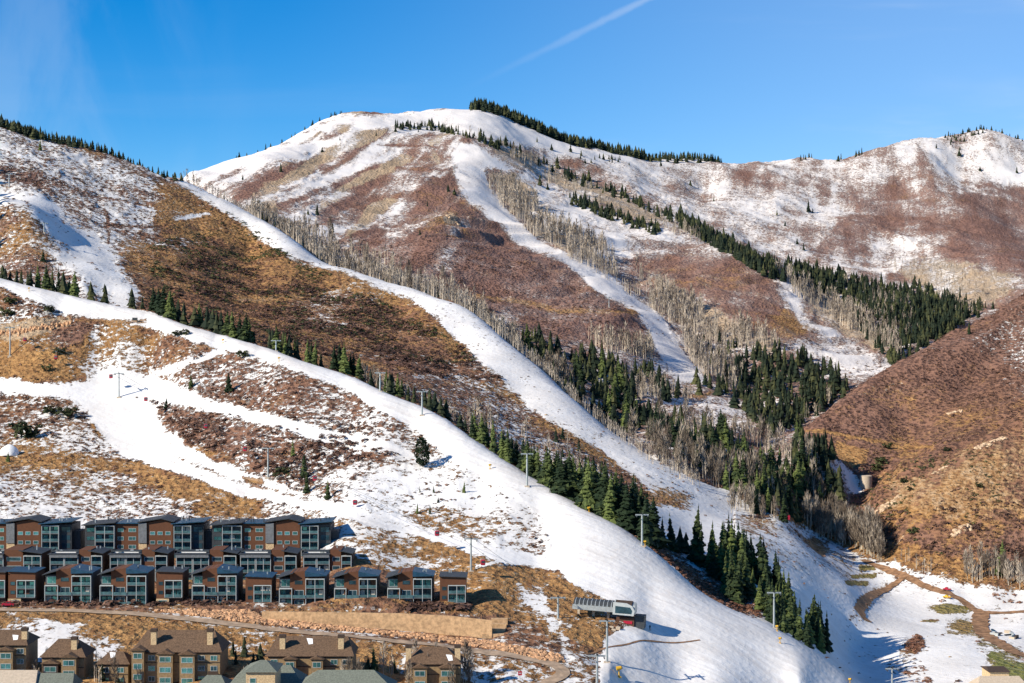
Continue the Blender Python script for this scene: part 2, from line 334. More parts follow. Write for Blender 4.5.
paint(1, [(640,545),(665,548),(700,575),(740,600),(760,612),(735,612),(700,600),(660,570)], s=.4, g=.1, p=.7, jit=2)
paint(1, [(800,540),(815,536),(830,548),(820,556)], s=.2, g=.9, p=0, jit=1.5)
paint(1, [(945,604),(972,608),(968,614),(940,614),(925,606)], s=.12, n=.5, g=1, jit=1)
paint(1, [(858,565),(876,566),(876,571),(860,570)], s=.12, n=.5, g=1, jit=.7)
paint(1, [(850,574),(876,574),(876,578),(852,578)], s=.12, n=.5, g=1, jit=.7)
paint(1, [(845,581),(870,581),(868,586),(846,585)], s=.12, n=.5, g=1, jit=.7)
paint(1, [(921,620),(939,619),(938,622),(922,622)], s=.12, n=.5, g=1, jit=.7)
paint(1, [(950,620),(965,618),(975,632),(985,640),(1000,650),(1024,660),(1220,690),(1220,720),(1024,682),(1000,675),(989,662),(985,645),(965,635),(950,632)], s=.1, n=.75, g=1, jit=2)
paint(1, [(950,620),(965,618),(975,632),(980,640),(965,635),(950,632)], n=.2, jit=2)
paint(1, [(905,645),(918,635),(925,645),(905,665)], s=.2, g=.4, p=.6, jit=2)
# --- right hills
paint(2, [(880,425),(940,395),(1000,380),(1024,385),(1024,415),(960,440),(900,440)], g=.45, p=.5, s=.02, jit=8)
paint(2, [(985,335),(1015,325),(1100,300),(1100,400),(1024,400),(995,405),(1000,375)], s=.36, g=.2, jit=8)
paint(2, [(860,500),(900,470),(960,440),(1024,413),(1220,320),(1220,560),(1024,545),(960,545),(900,530),(880,515)], g=.36, p=.45, s=.02, jit=6)
paint(2, [(870,520),(900,535),(960,545),(1000,520),(1024,510),(1220,510),(1220,620),(1024,600),(870,570)], g=.2, p=.7, s=.02, jit=8)
paint(2, [(836,443),(866,450),(866,466),(850,468),(838,458)], g=1, t=.3, p=0, s=0, jit=1.5)
strip(2, [(805,430),(840,435),(875,440),(900,446),(935,448)], 2.5, g=1, p=0, s=0, jit=1)
strip(2, [(895,505),(920,515),(960,500),(1000,506),(1024,508)], 2.5, g=1, p=0, s=0, jit=2)
paint(2, [(860,500),(900,470),(960,440),(1024,413),(1220,320),(1220,560),(1024,530),(960,520),(900,515),(880,512)], t=.42, jit=6)
for a in range(40):
    uu = 880 + random.random() * 150; vv = 440 + random.random() * 90
    paint(2, [(uu,vv),(uu+14,vv-6),(uu+18,vv-3),(uu+4,vv+5)], g=1, p=0, t=.6, jit=4)
paint((2, 3, 1), [(833,456),(845,466),(857,478),(864,491),(852,494),(838,478)], s=1, jit=1.5)
paint(0, [(-200,600),(262,602),(495,612),(500,640),(262,620),(155,612),(0,606),(-200,606)], s=.12, g=.35, p=.5, jit=1)
# --- the main mountain
paint(3, [(150,200),(240,155),(316,120),(342,110),(392,112),(451,100),(500,112),(490,135),(400,140),(300,215),(240,225)], s=.66, p=.8)
for a_ in range(34):
    uu = random.uniform(215, 440); vv = 205 - (uu - 215) * .30 + random.uniform(-45, 25); L_ = random.uniform(25, 75); w_ = random.uniform(3, 9); k_ = random.random()
    strip(3, [(uu, vv), (uu + L_ * .5, vv - L_ * .30), (uu + L_, vv - L_ * .52)], w_, jit=1.6, **(dict(s=.93) if k_ < .45 else dict(t=.85, s=.2) if k_ < .75 else dict(p=1, t=0, s=.2)))
strip(3, [(185,170),(240,163),(281,150),(316,131),(342,121),(392,121),(451,112),(500,122)], 13, s=.93, jit=2)
paint(3, [(359,130),(392,128),(377,141),(347,151),(306,176),(265,191),(250,196),(291,171),(331,146)], t=.9, s=.2, jit=1.7)
paint(3, [(402,153),(415,158),(382,179),(336,201),(310,214),(329,196),(362,174)], t=.9, s=.2, jit=1.7)
paint(3, [(392,196),(400,200),(372,222),(347,238),(345,232),(372,204)], t=.9, s=.15, jit=1.7)
paint(3, [(240,200),(275,180),(290,190),(275,215),(240,220)], t=.7, s=.4, jit=4)
paint(3, [(377,179),(402,171),(357,201),(324,224),(312,216),(347,194)], p=1, t=0, s=.07, jit=2)
paint(3, [(240,188),(300,160),(300,166),(262,186)], p=1, s=.25, jit=3)
paint(3, [(270,180),(330,152),(332,158),(290,178)], p=1, s=.2, jit=3)
paint(3, [(265,204),(330,180),(360,165),(355,175),(320,195),(270,212)], p=1, s=.3, jit=4)
paint(3, [(380,140),(440,127),(470,135),(475,165),(455,178),(418,180),(395,165)], s=.58, p=.8, g=.15, jit=4)
paint(3, [(400,160),(430,152),(475,155),(472,172),(420,174)], s=.32, t=.4, p=.6, jit=3)
strip(3, [(395,168),(430,170),(470,171)], 2, s=0, p=1, g=.2, t=0, jit=.7)
strip(3, [(378,145),(410,145),(440,147)], 2, s=.1, p=1, jit=.7)
paint(3, [(418,179),(456,174),(463,201),(494,222),(518,245),(556,257),(581,270),(612,300),(645,326),(665,362),(620,355),(560,340),(500,318),(440,288),(390,265),(345,255),(360,235),(395,210)], s=.04, p=.95, g=.12, jit=2)
paint(3, [(400,200),(420,205),(400,235),(385,245),(380,225)], s=.4, jit=4)
paint(3, [(445,215),(462,214),(462,224),(448,226)], s=0, t=1, g=.6, jit=3)
paint(3, [(425,205),(470,205),(490,225),(440,240),(415,225)], g=.4, s=.08, jit=6)
strip(3, [(470,297),(505,300),(530,303),(560,311),(600,311),(637,314)], 3.5, g=1, p=0, s=0, t=.3, jit=1.5)
paint(3, [(300,230),(345,255),(440,288),(500,318),(560,342),(620,356),(700,382),(760,400),(840,470),(850,520),(780,540),(700,510),(560,420),(470,330),(250,240)], s=.42, p=.5, t=.3, jit=3)
paint(3, [(560,340),(620,352),(690,385),(740,400),(720,430),(640,410),(560,380)], s=.5, p=.9, t=0, jit=4)
strip(3, [(680,395),(700,396),(712,392)], 3, g=1, s=.1, jit=1)
# snow runs
paint(3, [(420,128),(451,103),(480,112),(600,152),(720,162),(720,175),(640,172),(560,158),(500,140),(450,132)], s=.88, r=.4, jit=2)
paint(3, [(451,103),(480,112),(560,142),(600,154),(560,152),(500,132),(451,118)], s=.97, jit=2)
paint(3, [(450,140),(480,147),(520,160),(515,172),(485,168),(475,176),(455,172),(448,155)], s=.93, r=.5, jit=2)
R3L = [(450,172),(458,184),(468,201),(494,219),(518,245),(556,257),(579,273),(592,288),(612,300),(637,312),(645,326),(655,349),(668,369),(678,384)]
R3R = [(480,160),(485,172),(488,186),(500,201),(531,234),(564,252),(602,270),(617,280),(632,298),(665,318),(670,334),(691,361),(708,384)]
paint(3, R3R + R3L[::-1], s=.895, r=.5, g=.5, jit=1.5)
paint(3, [(488,172),(515,172),(540,195),(560,218),(607,247),(600,262),(560,248),(531,230),(500,199)], t=.9, s=.3, p=.3, jit=2)
paint(3, [(508,165),(530,172),(560,188),(610,208),(665,230),(690,242),(655,250),(625,250),(637,278),(610,266),(590,240),(560,226),(540,205),(525,185)], s=.78, p=.8, jit=3)
strip(3, [(530,212),(555,228),(590,246),(612,262)], 4, s=.95, jit=1)
paint(3, [(620,232),(690,240),(730,252),(700,262),(640,262)], s=.5, g=.3, p=.8, jit=4)
paint(3, [(640,258),(690,250),(734,254),(764,272),(789,290),(818,335),(790,342),(740,325),(700,302),(660,285),(635,268)], s=.12, g=.25, p=.9, jit=4)
paint(3, [(770,315),(800,312),(820,330),(790,338)], g=.9, p=.1, s=.08, jit=3)
paint(3, [(764,266),(789,283),(820,320),(850,342),(892,360),(892,374),(850,378),(815,345),(785,305)], s=.72, p=.7, jit=2)
paint(3, [(545,165),(600,185),(680,220),(660,226),(600,206),(540,182)], t=.8, s=.3, jit=2)
paint(3, [(480,135),(530,155),(560,172),(540,180),(500,160)], t=.7, s=.35, jit=2)
paint(3, [(600,160),(720,165),(860,163),(905,190),(850,250),(800,250),(740,235),(680,210),(640,190)], s=.6, p=.85, g=.1, jit=4)
paint(3, [(600,172),(680,178),(720,195),(700,205),(640,190)], s=.45, jit=6)
paint(3, [(720,165),(764,168),(800,178),(862,190),(850,206),(800,195),(740,190)], s=.3, p=1, jit=5)
paint(3, [(640,262),(700,300),(780,342),(790,360),(720,345),(660,310)], t=.8, s=.3, jit=3)
paint(3, [(780,268),(830,290),(890,330),(895,362),(850,340),(815,315)], t=.8, s=.3, jit=3)
paint(3, [(860,165),(920,136),(992,128),(1024,138),(1220,185),(1220,230),(1024,190),(940,200),(880,190)], s=.68, p=.8, jit=4)
paint(3, [(885,148),(932,150),(935,172),(890,168)], s=.4, p=1, jit=6)
paint(3, [(930,140),(970,135),(975,150),(945,160)], s=.6, p=.8, jit=5)
paint(3, [(860,190),(880,180),(925,185),(945,200),(952,218),(932,240),(905,250),(860,262),(805,254),(830,235),(850,210)], s=.14, p=1, jit=4)
paint(3, [(905,190),(935,188),(950,210),(925,215)], s=.45, jit=7)
paint(3, [(885,228),(925,232),(935,255),(905,268),(860,262)], s=.62, p=.7, jit=7)
paint(3, [(958,192),(1000,186),(1024,186),(1220,220),(1220,290),(1024,285),(985,272),(930,258),(945,235),(958,215)], s=.06, p=1, jit=4)
paint(3, [(790,228),(820,222),(830,235),(800,242)], s=.3, p=.9, jit=3)
paint(3, [(895,265),(940,260),(985,270),(1030,282),(960,320),(930,300)], t=.85, s=.28, jit=4)
big = fbm(GX / 90, GY / 60, 77, 4, .6); mid = fbm(GX / 25, GY / 14, 78, 4, .6)
edge = np.clip((0.93 - S) * 8, 0, 1)
S[:] = np.clip(S + edge * (big * .30 + mid * .22), 0, 1); gvar = np.where(DOM == 3, .3, np.where(DOM == 2, .6, 1.0)); G[:] = np.clip(G + (big[::-1] * .45 + mid[::-1] * .45 * (G > .05)) * gvar, 0, 1)
stre = fbm((GX * .98 - GY * .2) / 16, (GX * .2 + GY * .98) / 170, 140, 4, .6); m3 = (DOM == 3) * np.where(GU < 470, 1.0, .45)
HAZE_DUST = (DOM == 3) * 1.0 + (DOM == 2) * .15  # distance haze put into far brush colour, plus dusting of the thin snow
S[:] = np.clip(S + m3 * edge * stre * .75, 0, 1); TN[:] = np.clip(TN + m3 * (GU < 440) * np.clip(stre[:, ::-1] * .9 - .08, 0, 1) * (PU < .93), 0, 1)
small = fbm(GX / 22, GY / 22, 21, 3, 0.5) * (0.5 + 1.2 * np.clip((GY - 650) / 600, 0, 1))
clump = np.maximum(fbm(GX / 7, GY / 7, 31, 3, .6), -0.1) * (1.6 + .8 * np.clip((GY - 900) / 900, 0, 1))
flat = np.clip(np.maximum((S - .7) * 4, GR * 1.5), 0, 1); flat = np.maximum(flat, GN)
flat = np.maximum(flat, ((DOM == 0) & (GVN > 550) & (GU < 560)) * .8)
GZ[:] = GZ + small * (1 - .75 * flat) + clump * (1 - flat) * (1 - .5 * np.clip(G, 0, 1))
# groomed snow is smoother, shrubby ground rougher
# ------------------------------------------------------------------ terrain mesh and its shader
def make_grid(name, X, Y, Z):
    ny, nu = X.shape; me = bpy.data.meshes.new(name)
    co_ = np.stack([X, Y, Z], -1).reshape(-1, 3).astype(np.float32)
    i = np.arange(ny * nu).reshape(ny, nu)
    f = np.stack([i[:-1, :-1], i[:-1, 1:], i[1:, 1:], i[1:, :-1]], -1).reshape(-1, 4).astype(np.int32)
    me.vertices.add(len(co_)); me.vertices.foreach_set('co', co_.ravel())
    me.loops.add(f.size); me.loops.foreach_set('vertex_index', f.ravel())
    me.polygons.add(len(f)); me.polygons.foreach_set('loop_start', np.arange(0, f.size, 4, dtype=np.int32))
    me.polygons.foreach_set('loop_total', np.full(len(f), 4, dtype=np.int32))
    me.polygons.foreach_set('use_smooth', np.ones(len(f), bool))
    me.update(); return me
tme = make_grid('terrain', GX, GY, GZ)
for nm, chs in (('cover', (S, G, PU, TN)), ('cover_extra', (GR, GN, HAZE_DUST, S))):
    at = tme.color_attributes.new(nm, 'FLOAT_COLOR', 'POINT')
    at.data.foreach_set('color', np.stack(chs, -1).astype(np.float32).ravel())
terrain = bpy.data.objects.new('terrain', tme); COL.objects.link(terrain); terrain['kind'] = 'structure'

class NG:
    def __init__(self, name):
        self.m = bpy.data.materials.new(name); self.m.use_nodes = True; self.t = self.m.node_tree; self.t.nodes.clear()
        self.out = self.n('ShaderNodeOutputMaterial'); self.b = self.n('ShaderNodeBsdfPrincipled')
        self.t.links.new(self.b.outputs[0], self.out.inputs[0])
    def n(self, t, **k):
        x = self.t.nodes.new(t)
        for a, b in k.items(): setattr(x, a, b)
        return x
    def l(self, a, b): self.t.links.new(a, b)
    def val(self, x, sock):
        if isinstance(x, (int, float)): sock.default_value = x
        elif isinstance(x, tuple): sock.default_value = x if len(x) == 4 else x + (1,)
        else: self.l(x, sock)
    def math(self, op, a, b=0.0, c=0.0, clamp=False):
        x = self.n('ShaderNodeMath', operation=op, use_clamp=clamp)
        self.val(a, x.inputs[0]); self.val(b, x.inputs[1])
        if op in ('MULTIPLY_ADD',): self.val(c, x.inputs[2])
        return x.outputs[0]
    def mix(self, f, a, b):
        x = self.n('ShaderNodeMix', data_type='RGBA'); self.val(f, x.inputs[0]); self.val(a, x.inputs[6]); self.val(b, x.inputs[7]); return x.outputs[2]
    def noise(self, vec, scale, detail=3, rough=.5, dist=0):
        x = self.n('ShaderNodeTexNoise'); x.inputs['Scale'].default_value = scale; x.inputs['Detail'].default_value = detail
        x.inputs['Roughness'].default_value = rough; x.inputs['Distortion'].default_value = dist
        if vec is not None: self.l(vec, x.inputs['Vector'])
        return x.outputs['Fac']
    def ramp(self, x, lo, hi, a=0.0, b=1.0):
        r = self.n('ShaderNodeMapRange', interpolation_type='SMOOTHSTEP'); self.val(x, r.inputs[0]); self.val(lo, r.inputs[1]); self.val(hi, r.inputs[2])
        r.inputs[3].default_value = a; r.inputs[4].default_value = b; return r.outputs[0]
    def rough(self, r): self.b.inputs['Roughness'].default_value = r; self.b.inputs['Specular IOR Level'].default_value = 0.2

g = NG('ground_cover')
geo = g.n('ShaderNodeNewGeometry'); pos = geo.outputs['Position']
ca = g.n('ShaderNodeAttribute', attribute_name='cover'); sp = g.n('ShaderNodeSeparateColor'); g.l(ca.outputs['Color'], sp.inputs[0])
cb = g.n('ShaderNodeAttribute', attribute_name='cover_extra'); sq = g.n('ShaderNodeSeparateColor'); g.l(cb.outputs['Color'], sq.inputs[0])
snow, gold, purp, tan = sp.outputs[0], sp.outputs[1], sp.outputs[2], ca.outputs['Alpha']
groom, green, haze_dust = sq.outputs[0], sq.outputs[1], sq.outputs[2]
mp = g.n('ShaderNodeMapping'); g.l(pos, mp.inputs[0]); mp.inputs['Scale'].default_value = (1, .8, 2.0)
n1 = g.noise(mp.outputs[0], 0.28, 6, .75); n2 = g.noise(pos, 0.028, 4, .6); n3 = g.noise(pos, 0.75, 3, .6)
vor = g.n('ShaderNodeTexVoronoi'); vor.inputs['Scale'].default_value = 0.33; g.l(mp.outputs[0], vor.inputs['Vector'])
cl = g.ramp(g.math('ADD', vor.outputs['Distance'], g.math('MULTIPLY', n3, .5)), .35, 1.0)
brush = g.mix(cl, (.048, .024, .014), (.255, .122, .054))
brushp = g.mix(cl, (.082, .044, .036), (.240, .138, .108))
gcol = g.mix(g.ramp(n1, .3, .7), (.16, .074, .028), (.50, .29, .115))
tcol = g.mix(n1, (.26, .175, .10), (.55, .42, .29))
c = g.mix(purp, brush, brushp)
c = g.mix(g.math('MULTIPLY', haze_dust, .36), c, g.mix(n1, (.20, .10, .075), (.37, .21, .16)))  # far brush mixed paler, haze painted into its colour
gm = g.math('MULTIPLY', g.ramp(g.math('ADD', gold, g.math('ADD', g.math('MULTIPLY', g.math('SUBTRACT', n1, .5), 1.7), g.math('MULTIPLY', g.math('SUBTRACT', n2, .5), 1.2))), .25, .75), g.ramp(gold, 0.0, .2))
c = g.mix(gm, c, gcol)
c = g.mix(g.math('MULTIPLY', g.ramp(n2, .35, .65), .35), c, g.mix(.5, c, (.10, .045, .03)))
tm = g.ramp(g.math('ADD', tan, g.math('MULTIPLY', g.math('SUBTRACT', n1, .5), .9)), .35, .75)
c = g.mix(tm, c, tcol)
c = g.mix(green, c, g.mix(n1, (.09, .12, .02), (.16, .24, .04)))
sn = g.math('ADD', g.math('MULTIPLY', g.math('SUBTRACT', n1, .5), 2.5), g.math('ADD', g.math('MULTIPLY', g.math('SUBTRACT', n3, .5), .9), .5))
thr = g.math('SUBTRACT', g.math('MULTIPLY', g.math('SUBTRACT', 1.0, snow), 1.0), 0.0)
sm = g.ramp(sn, g.math('SUBTRACT', thr, .06), g.math('ADD', thr, .10))
full = g.ramp(snow, .90, .975); sm = g.math('MAXIMUM', sm, full)
sm = g.math('MULTIPLY', sm, g.ramp(snow, 0.0, .12))
scol = g.mix(g.ramp(n2, .3, .7), (.66, .645, .63), (.78, .775, .77))
scol = g.mix(g.math('MULTIPLY', g.ramp(n1, .50, .72), .30), scol, (.58, .47, .37))
scol = g.mix(g.math('MULTIPLY', haze_dust, .4), scol, (.80, .73, .68))
sm = g.math('ADD', g.math('MULTIPLY', sm, g.math('SUBTRACT', 1.0, g.math('MULTIPLY', haze_dust, g.math('MULTIPLY', g.math('SUBTRACT', 1.0, full), .30)))), g.math('MULTIPLY', g.math('MULTIPLY', haze_dust, snow), .30), clamp=True)
c = g.mix(sm, c, scol)
g.l(c, g.b.inputs['Base Color']); g.rough(.95)
mr = g.n('ShaderNodeMapping'); g.l(pos, mr.inputs[0]); mr.vector_type = 'TEXTURE'; mr.inputs['Rotation'].default_value = (0, 0, math.radians(-38)); mr.inputs['Scale'].default_value = (45, 2.2, 10)
stk = g.noise(mr.outputs[0], 1.0, 5, .6)
bp = g.n('ShaderNodeBump'); bp.inputs['Strength'].default_value = .8; bp.inputs['Distance'].default_value = 1.3
hh = g.math('MULTIPLY', g.math('ADD', cl, n3), g.math('SUBTRACT', 1.0, g.math('MULTIPLY', sm, .93)))
hh = g.math('ADD', hh, g.math('MULTIPLY', g.math('MULTIPLY', stk, groom), .07))
c2_ = g.mix(g.math('MULTIPLY', g.math('MULTIPLY', g.ramp(stk, .40, .66), groom), .42), c, (.50, .47, .45))
g.l(c2_, g.b.inputs['Base Color'])
g.l(hh, bp.inputs['Height']); g.l(bp.outputs[0], g.b.inputs['Normal'])
tme.materials.append(g.m)
# ------------------------------------------------------------------ helpers for things
def tag(o, label=None, cat=None, group=None, kind=None):
    if label: o['label'] = label
    if cat: o['category'] = cat
    if group: o['group'] = group
    if kind: o['kind'] = kind
    return o
def empty(name, loc=(0, 0, 0), rz=0):
    o = bpy.data.objects.new(name, None); COL.objects.link(o); o.location = loc; o.rotation_euler = (0, 0, rz); o.empty_display_size = .5
    return o
def link(name, me, parent=None, mat=None):
    if mat is not None and len(me.materials) == 0: me.materials.append(mat)
    o = bpy.data.objects.new(name, me); COL.objects.link(o)
    if parent is not None: o.parent = parent
    return o
def tri_mesh(name, V, col=None):
    """V: (n,3,3) triangles"""
    n = len(V); me = bpy.data.meshes.new(name)
    me.vertices.add(n * 3); me.vertices.foreach_set('co', V.astype(np.float32).ravel())
    me.loops.add(n * 3); me.loops.foreach_set('vertex_index', np.arange(n * 3, dtype=np.int32))
    me.polygons.add(n); me.polygons.foreach_set('loop_start', np.arange(0, n * 3, 3, dtype=np.int32))
    me.polygons.foreach_set('loop_total', np.full(n, 3, dtype=np.int32))
    me.update()
    if col is not None:
        at = me.color_attributes.new('tint', 'FLOAT_COLOR', 'POINT')
        c = np.repeat(col, 3); at.data.foreach_set('color', np.stack([c, c, c, np.ones_like(c)], -1).astype(np.float32).ravel())
    return me
def foliage_mat(name, a, b, rough=.8, scale=.6, rnd=.5, transl=0.0):
    g = NG(name); oi = g.n('ShaderNodeObjectInfo'); geo = g.n('ShaderNodeNewGeometry')
    nz = g.noise(geo.outputs['Position'], scale, 3, .6); big = g.noise(geo.outputs['Position'], .09, 2, .5)
    f = g.math('ADD', g.math('MULTIPLY', g.math('SUBTRACT', oi.outputs['Random'], .5), rnd), g.math('ADD', nz, g.math('MULTIPLY', g.math('SUBTRACT', big, .5), 1.6)))
    ti = g.n('ShaderNodeAttribute', attribute_name='tint')
    f = g.math('ADD', f, g.math('MULTIPLY', ti.outputs['Fac'], .5))
    c = g.mix(g.ramp(f, .25, 1.0), a, b); g.l(c, g.b.inputs['Base Color']); g.rough(rough); return g.m
M_CON = foliage_mat('conifer_needles', (.012, .024, .010), (.100, .128, .036), rnd=.8)
M_CONF = foliage_mat('forest_needles', (.010, .019, .010), (.075, .078, .028))
M_TRK = foliage_mat('bark', (.05, .035, .025), (.12, .085, .06))
M_ASP = foliage_mat('aspen_twigs', (.14, .11, .085), (.50, .43, .345), rnd=.6)
M_ASPT = foliage_mat('aspen_bark', (.35, .31, .24), (.66, .61, .50))
M_SHR = foliage_mat('scrub_oak_twigs', (.07, .038, .029), (.255, .145, .102), scale=.35)
M_SHG = foliage_mat('gold_shrub_twigs', (.16, .09, .03), (.42, .27, .10), scale=.35)
M_RED = foliage_mat('red_willow_twigs', (.17, .08, .05), (.42, .24, .16), scale=.35)
M_JUN = foliage_mat('juniper_needles', (.02, .03, .012), (.09, .10, .04))

def conifer_tris(seed, tiers=13, per=9, width=.19, fine=True):
    r = np.random.default_rng(seed); T = []
    for i in range(tiers):
        t = i / (tiers - 1.0); z = .10 + .86 * t + r.normal(0, .012)
        R = width * ((1 - t) ** .8 + .03) * (0.8 + .4 * r.random()); n = max(4, int(per * (1 - .5 * t)))
        a0 = r.random() * 6.28
        for k in range(n):
            a = a0 + k * 6.283 / n + r.normal(0, .22); L = R * (.5 + .75 * r.random()); w = L * .38 + .012
            d = np.array([math.cos(a), math.sin(a), 0]); s = np.array([-d[1], d[0], 0])
            zt = z - L * (.35 + .35 * r.random()); zc = z + .035
            base = np.array([0, 0, zc]); tip = d * L + [0, 0, zt]; midl = d * L * .55 + s * w + [0, 0, z - L * .32 - .01]; midr = d * L * .55 - s * w + [0, 0, z - L * .32 - .01]
            ridge = d * L * .5 + [0, 0, z + .01 - L * .1]
            T += [[base, midl, ridge], [base, ridge, midr], [ridge, midl, tip], [ridge, tip, midr]]
            if fine:
                low = d * L * .6 + [0, 0, z - L * .55 - .03]; T.append([ridge, low, tip]); T.append([base, low, ridge])
                for q in (-1, 1):
                    b2 = d * L * (.45 + .3 * r.random()); o = b2 + s * q * w * 1.1 + [0, 0, z - L * .45 - .02]
                    T.append([b2 + [0, 0, z - L * .12], o, b2 + d * L * .2 + [0, 0, z - L * .4]])
    T += [[np.array([.012, 0, .93]), np.array([-.012, .01, .93]), np.array([0, 0, 1.03])], [np.array([0, .012, .93]), np.array([0, -.012, .93]), np.array([0, 0, 1.03])]]
    return np.array(T, float)
def far_conifer_tris(seed, width=.17):
    r = np.random.default_rng(seed); T = []
    for i in range(4):
        t = i / 4.0; z0 = .02 + .8 * t; z1 = z0 + .40 - .1 * t; R = width * (1 - t * .82)
        if i == 3: z1 = 1.0
        n = 6; a0 = r.random() * 6
        ang = a0 + np.arange(n) * 6.283 / n; rr = R * (.65 + .6 * r.random(n)); zz = z0 + r.normal(0, .03, n)
        for k in range(n):
            k2 = (k + 1) % n
            T.append([[rr[k] * math.cos(ang[k]), rr[k] * math.sin(ang[k]), zz[k]], [rr[k2] * math.cos(ang[k2]), rr[k2] * math.sin(ang[k2]), zz[k2]], [0, 0, z1]])
    return np.array(T, float)
def trunk_tris(h, r0, r1=.0, n=6, lean=0):
    T = []
    for k in range(n):
        a, b = k * 6.283 / n, (k + 1) * 6.283 / n
        p = [[r0 * math.cos(a), r0 * math.sin(a), -.06], [r0 * math.cos(b), r0 * math.sin(b), -.06], [r1 * math.cos(b) + lean, r1 * math.sin(b), h], [r1 * math.cos(a) + lean, r1 * math.sin(a), h]]
        T += [[p[0], p[1], p[2]], [p[0], p[2], p[3]]]
    return np.array(T, float)
def twig_tris(seed, n=70, z0=.35, rad=.15, wid=.010, up=.75):
    """bare broadleaf crown: thin forked limbs and upright twigs through an ovoid"""
    r = np.random.default_rng(seed); T = []
    for k in range(n):
        t = r.random(); z = z0 + (1 - z0) * t; R = rad * math.sin(math.pi * min(1, .18 + .80 * t)) ** .7
        a = r.random() * 6.28; q = R * math.sqrt(r.random())
        p = np.array([q * math.cos(a), q * math.sin(a), z])
        d = np.array([math.cos(a) * (1 - up), math.sin(a) * (1 - up), up]) + r.normal(0, .12, 3); d /= np.linalg.norm(d)
        L = .06 + .11 * r.random(); s = np.cross(d, r.normal(0, 1, 3)); s /= np.linalg.norm(s) + 1e-9; w = wid * (.7 + r.random())
        T.append([p - d * L * .5 - s * w, p - d * L * .5 + s * w, p + d * L])
        if k % 3 == 0:
            b = np.array([0, 0, max(.12, z - .22 - q)]); s2 = np.array([-math.sin(a), math.cos(a), 0]) * wid * .7
            T.append([b - s2, b + s2, p])
    return np.array(T, float)
CON_V = [tri_mesh('conifer_crown', conifer_tris(s, 17 + s % 4, 8 + s % 3, .175 + .018 * (s % 5))) for s in range(8)]
for m in CON_V: m.materials.append(M_CON)
TRK_M = tri_mesh('conifer_trunk', trunk_tris(.9, .016, .003)); TRK_M.materials.append(M_TRK)
CON_F = [far_conifer_tris(s, .18 + .02 * (s % 6)) for s in range(10)]
ASP_V = [tri_mesh('aspen_crown', twig_tris(s + 50, 150, .28, .13 + .012 * (s % 4), .0085)) for s in range(6)]
for m in ASP_V: m.materials.append(M_ASP)
ASPT_M = tri_mesh('aspen_trunk', trunk_tris(.96, .013, .003)); ASPT_M.materials.append(M_ASPT)
ASP_F = []
for s in range(10):
    a_, b_ = twig_tris(s + 90, 20, .42, .10, .015), np.concatenate([trunk_tris(.9, .020, .005, 3)] + [trunk_tris(.8, .014, .004, 3) + np.array([q, q2, 0]) for q, q2 in ((.13, .02), (-.11, .05))][: 1 + s % 2])
    ASP_F.append((np.concatenate([a_, b_]), np.concatenate([np.full(len(a_), -.35), np.full(len(b_), 1.3)])))

trees = []      # (kind, pos, height, group key)
def zone(kind, key, dom, poly, n, h0, h1, px=False, sp=0.0, ymin=0, ymax=1e9):
    us = [p[0] for p in poly]; vs = [p[1] for p in poly]; k = 0; tries = 0
    while k < n and tries < n * 6:
        tries += 1
        u = random.uniform(min(us), max(us)); v = random.uniform(min(vs), max(vs))
        if not inpoly(np.array([u]), np.array([v]), poly)[0]: continue
        p = cast(u, v, dom, ymin, ymax)
        if p is None: continue
        if kind == 'a' and key == 'asp' and vnoise(np.array([p.x / 32]), np.array([p.y / 45]), 501)[0] > .10 + .2 * random.random(): continue
        h = random.uniform(h0, h1) * (.75 + .5 * random.random() ** 1.5)
        if px: h = h * p.y / F
        trees.append((kind, p, h, key)); k += 1
def row(kind, key, specs, crest=c2, doff=(1.015, 1.035)):
    for u0_, u1_, n, h0, h1 in specs:
        for i in range(n):
            u = u0_ + (u1_ - u0_) * ((i + .5 + random.uniform(-.4, .4)) / n)
            Y = float(np.interp(u, gu, crest)) * random.uniform(*doff); x = (u - CX) / F * Y
            trees.append((kind, Vector((x, Y, zat(x, Y))), random.uniform(h0, h1) * Y / F, key))
def band(a, w, over=0):
    up = [(x, y - w / 2) for x, y in a]; dn = [(x, y + w / 2) for x, y in a]; return up + dn[::-1]
# rows just behind the crest of the lower run
row('c', 'row', [(0,34,7,14,20),(36,78,9,20,32),(90,91,1,26,27),(104,106,2,24,28),(131,133,2,22,26),(142,143,1,16,17),(152,185,10,24,32),(192,252,15,24,32),(245,256,2,18,22),
     (268,300,8,24,30),(306,316,3,26,30),(320,326,1,17,18),(333,346,4,28,34),(350,360,3,26,30),(370,380,2,16,20),(384,402,5,26,30),(408,416,2,18,22),(424,448,5,20,26),(456,470,2,16,20)])
row('c', 'row', [(470,494,5,28,34),(498,528,7,28,36),(528,560,7,32,42)], doff=(1.01, 1.03))
row('c', 'clump', [(556,580,6,38,48),(580,612,12,44,56),(610,652,16,44,58)], doff=(1.008, 1.045))
for u, v, h in [(641,528,20),(652,536,18),(662,547,32),(672,550,38),(680,551,26),(686,553,22),(695,562,58),(700,566,44),(708,572,30)]:
    p = cast(u, v, (0, 1), 640); trees.append(('c', p, h * p.y / F, 'lower'))
zone('c', 'lower', (0, 1), [(704,570),(716,560),(742,562),(765,580),(800,615),(832,650),(826,658),(790,640),(740,606),(712,590)], 52, 34, 46, True, ymin=640)
zone('c', 'lower', (0, 1), [(768,604),(800,622),(829,648),(829,656),(800,646),(768,624)], 18, 34, 46, True, ymin=640)
zone('c', 'lower', (0, 1), [(716,556),(745,560),(750,590),(720,580)], 10, 44, 56, True, ymin=640)
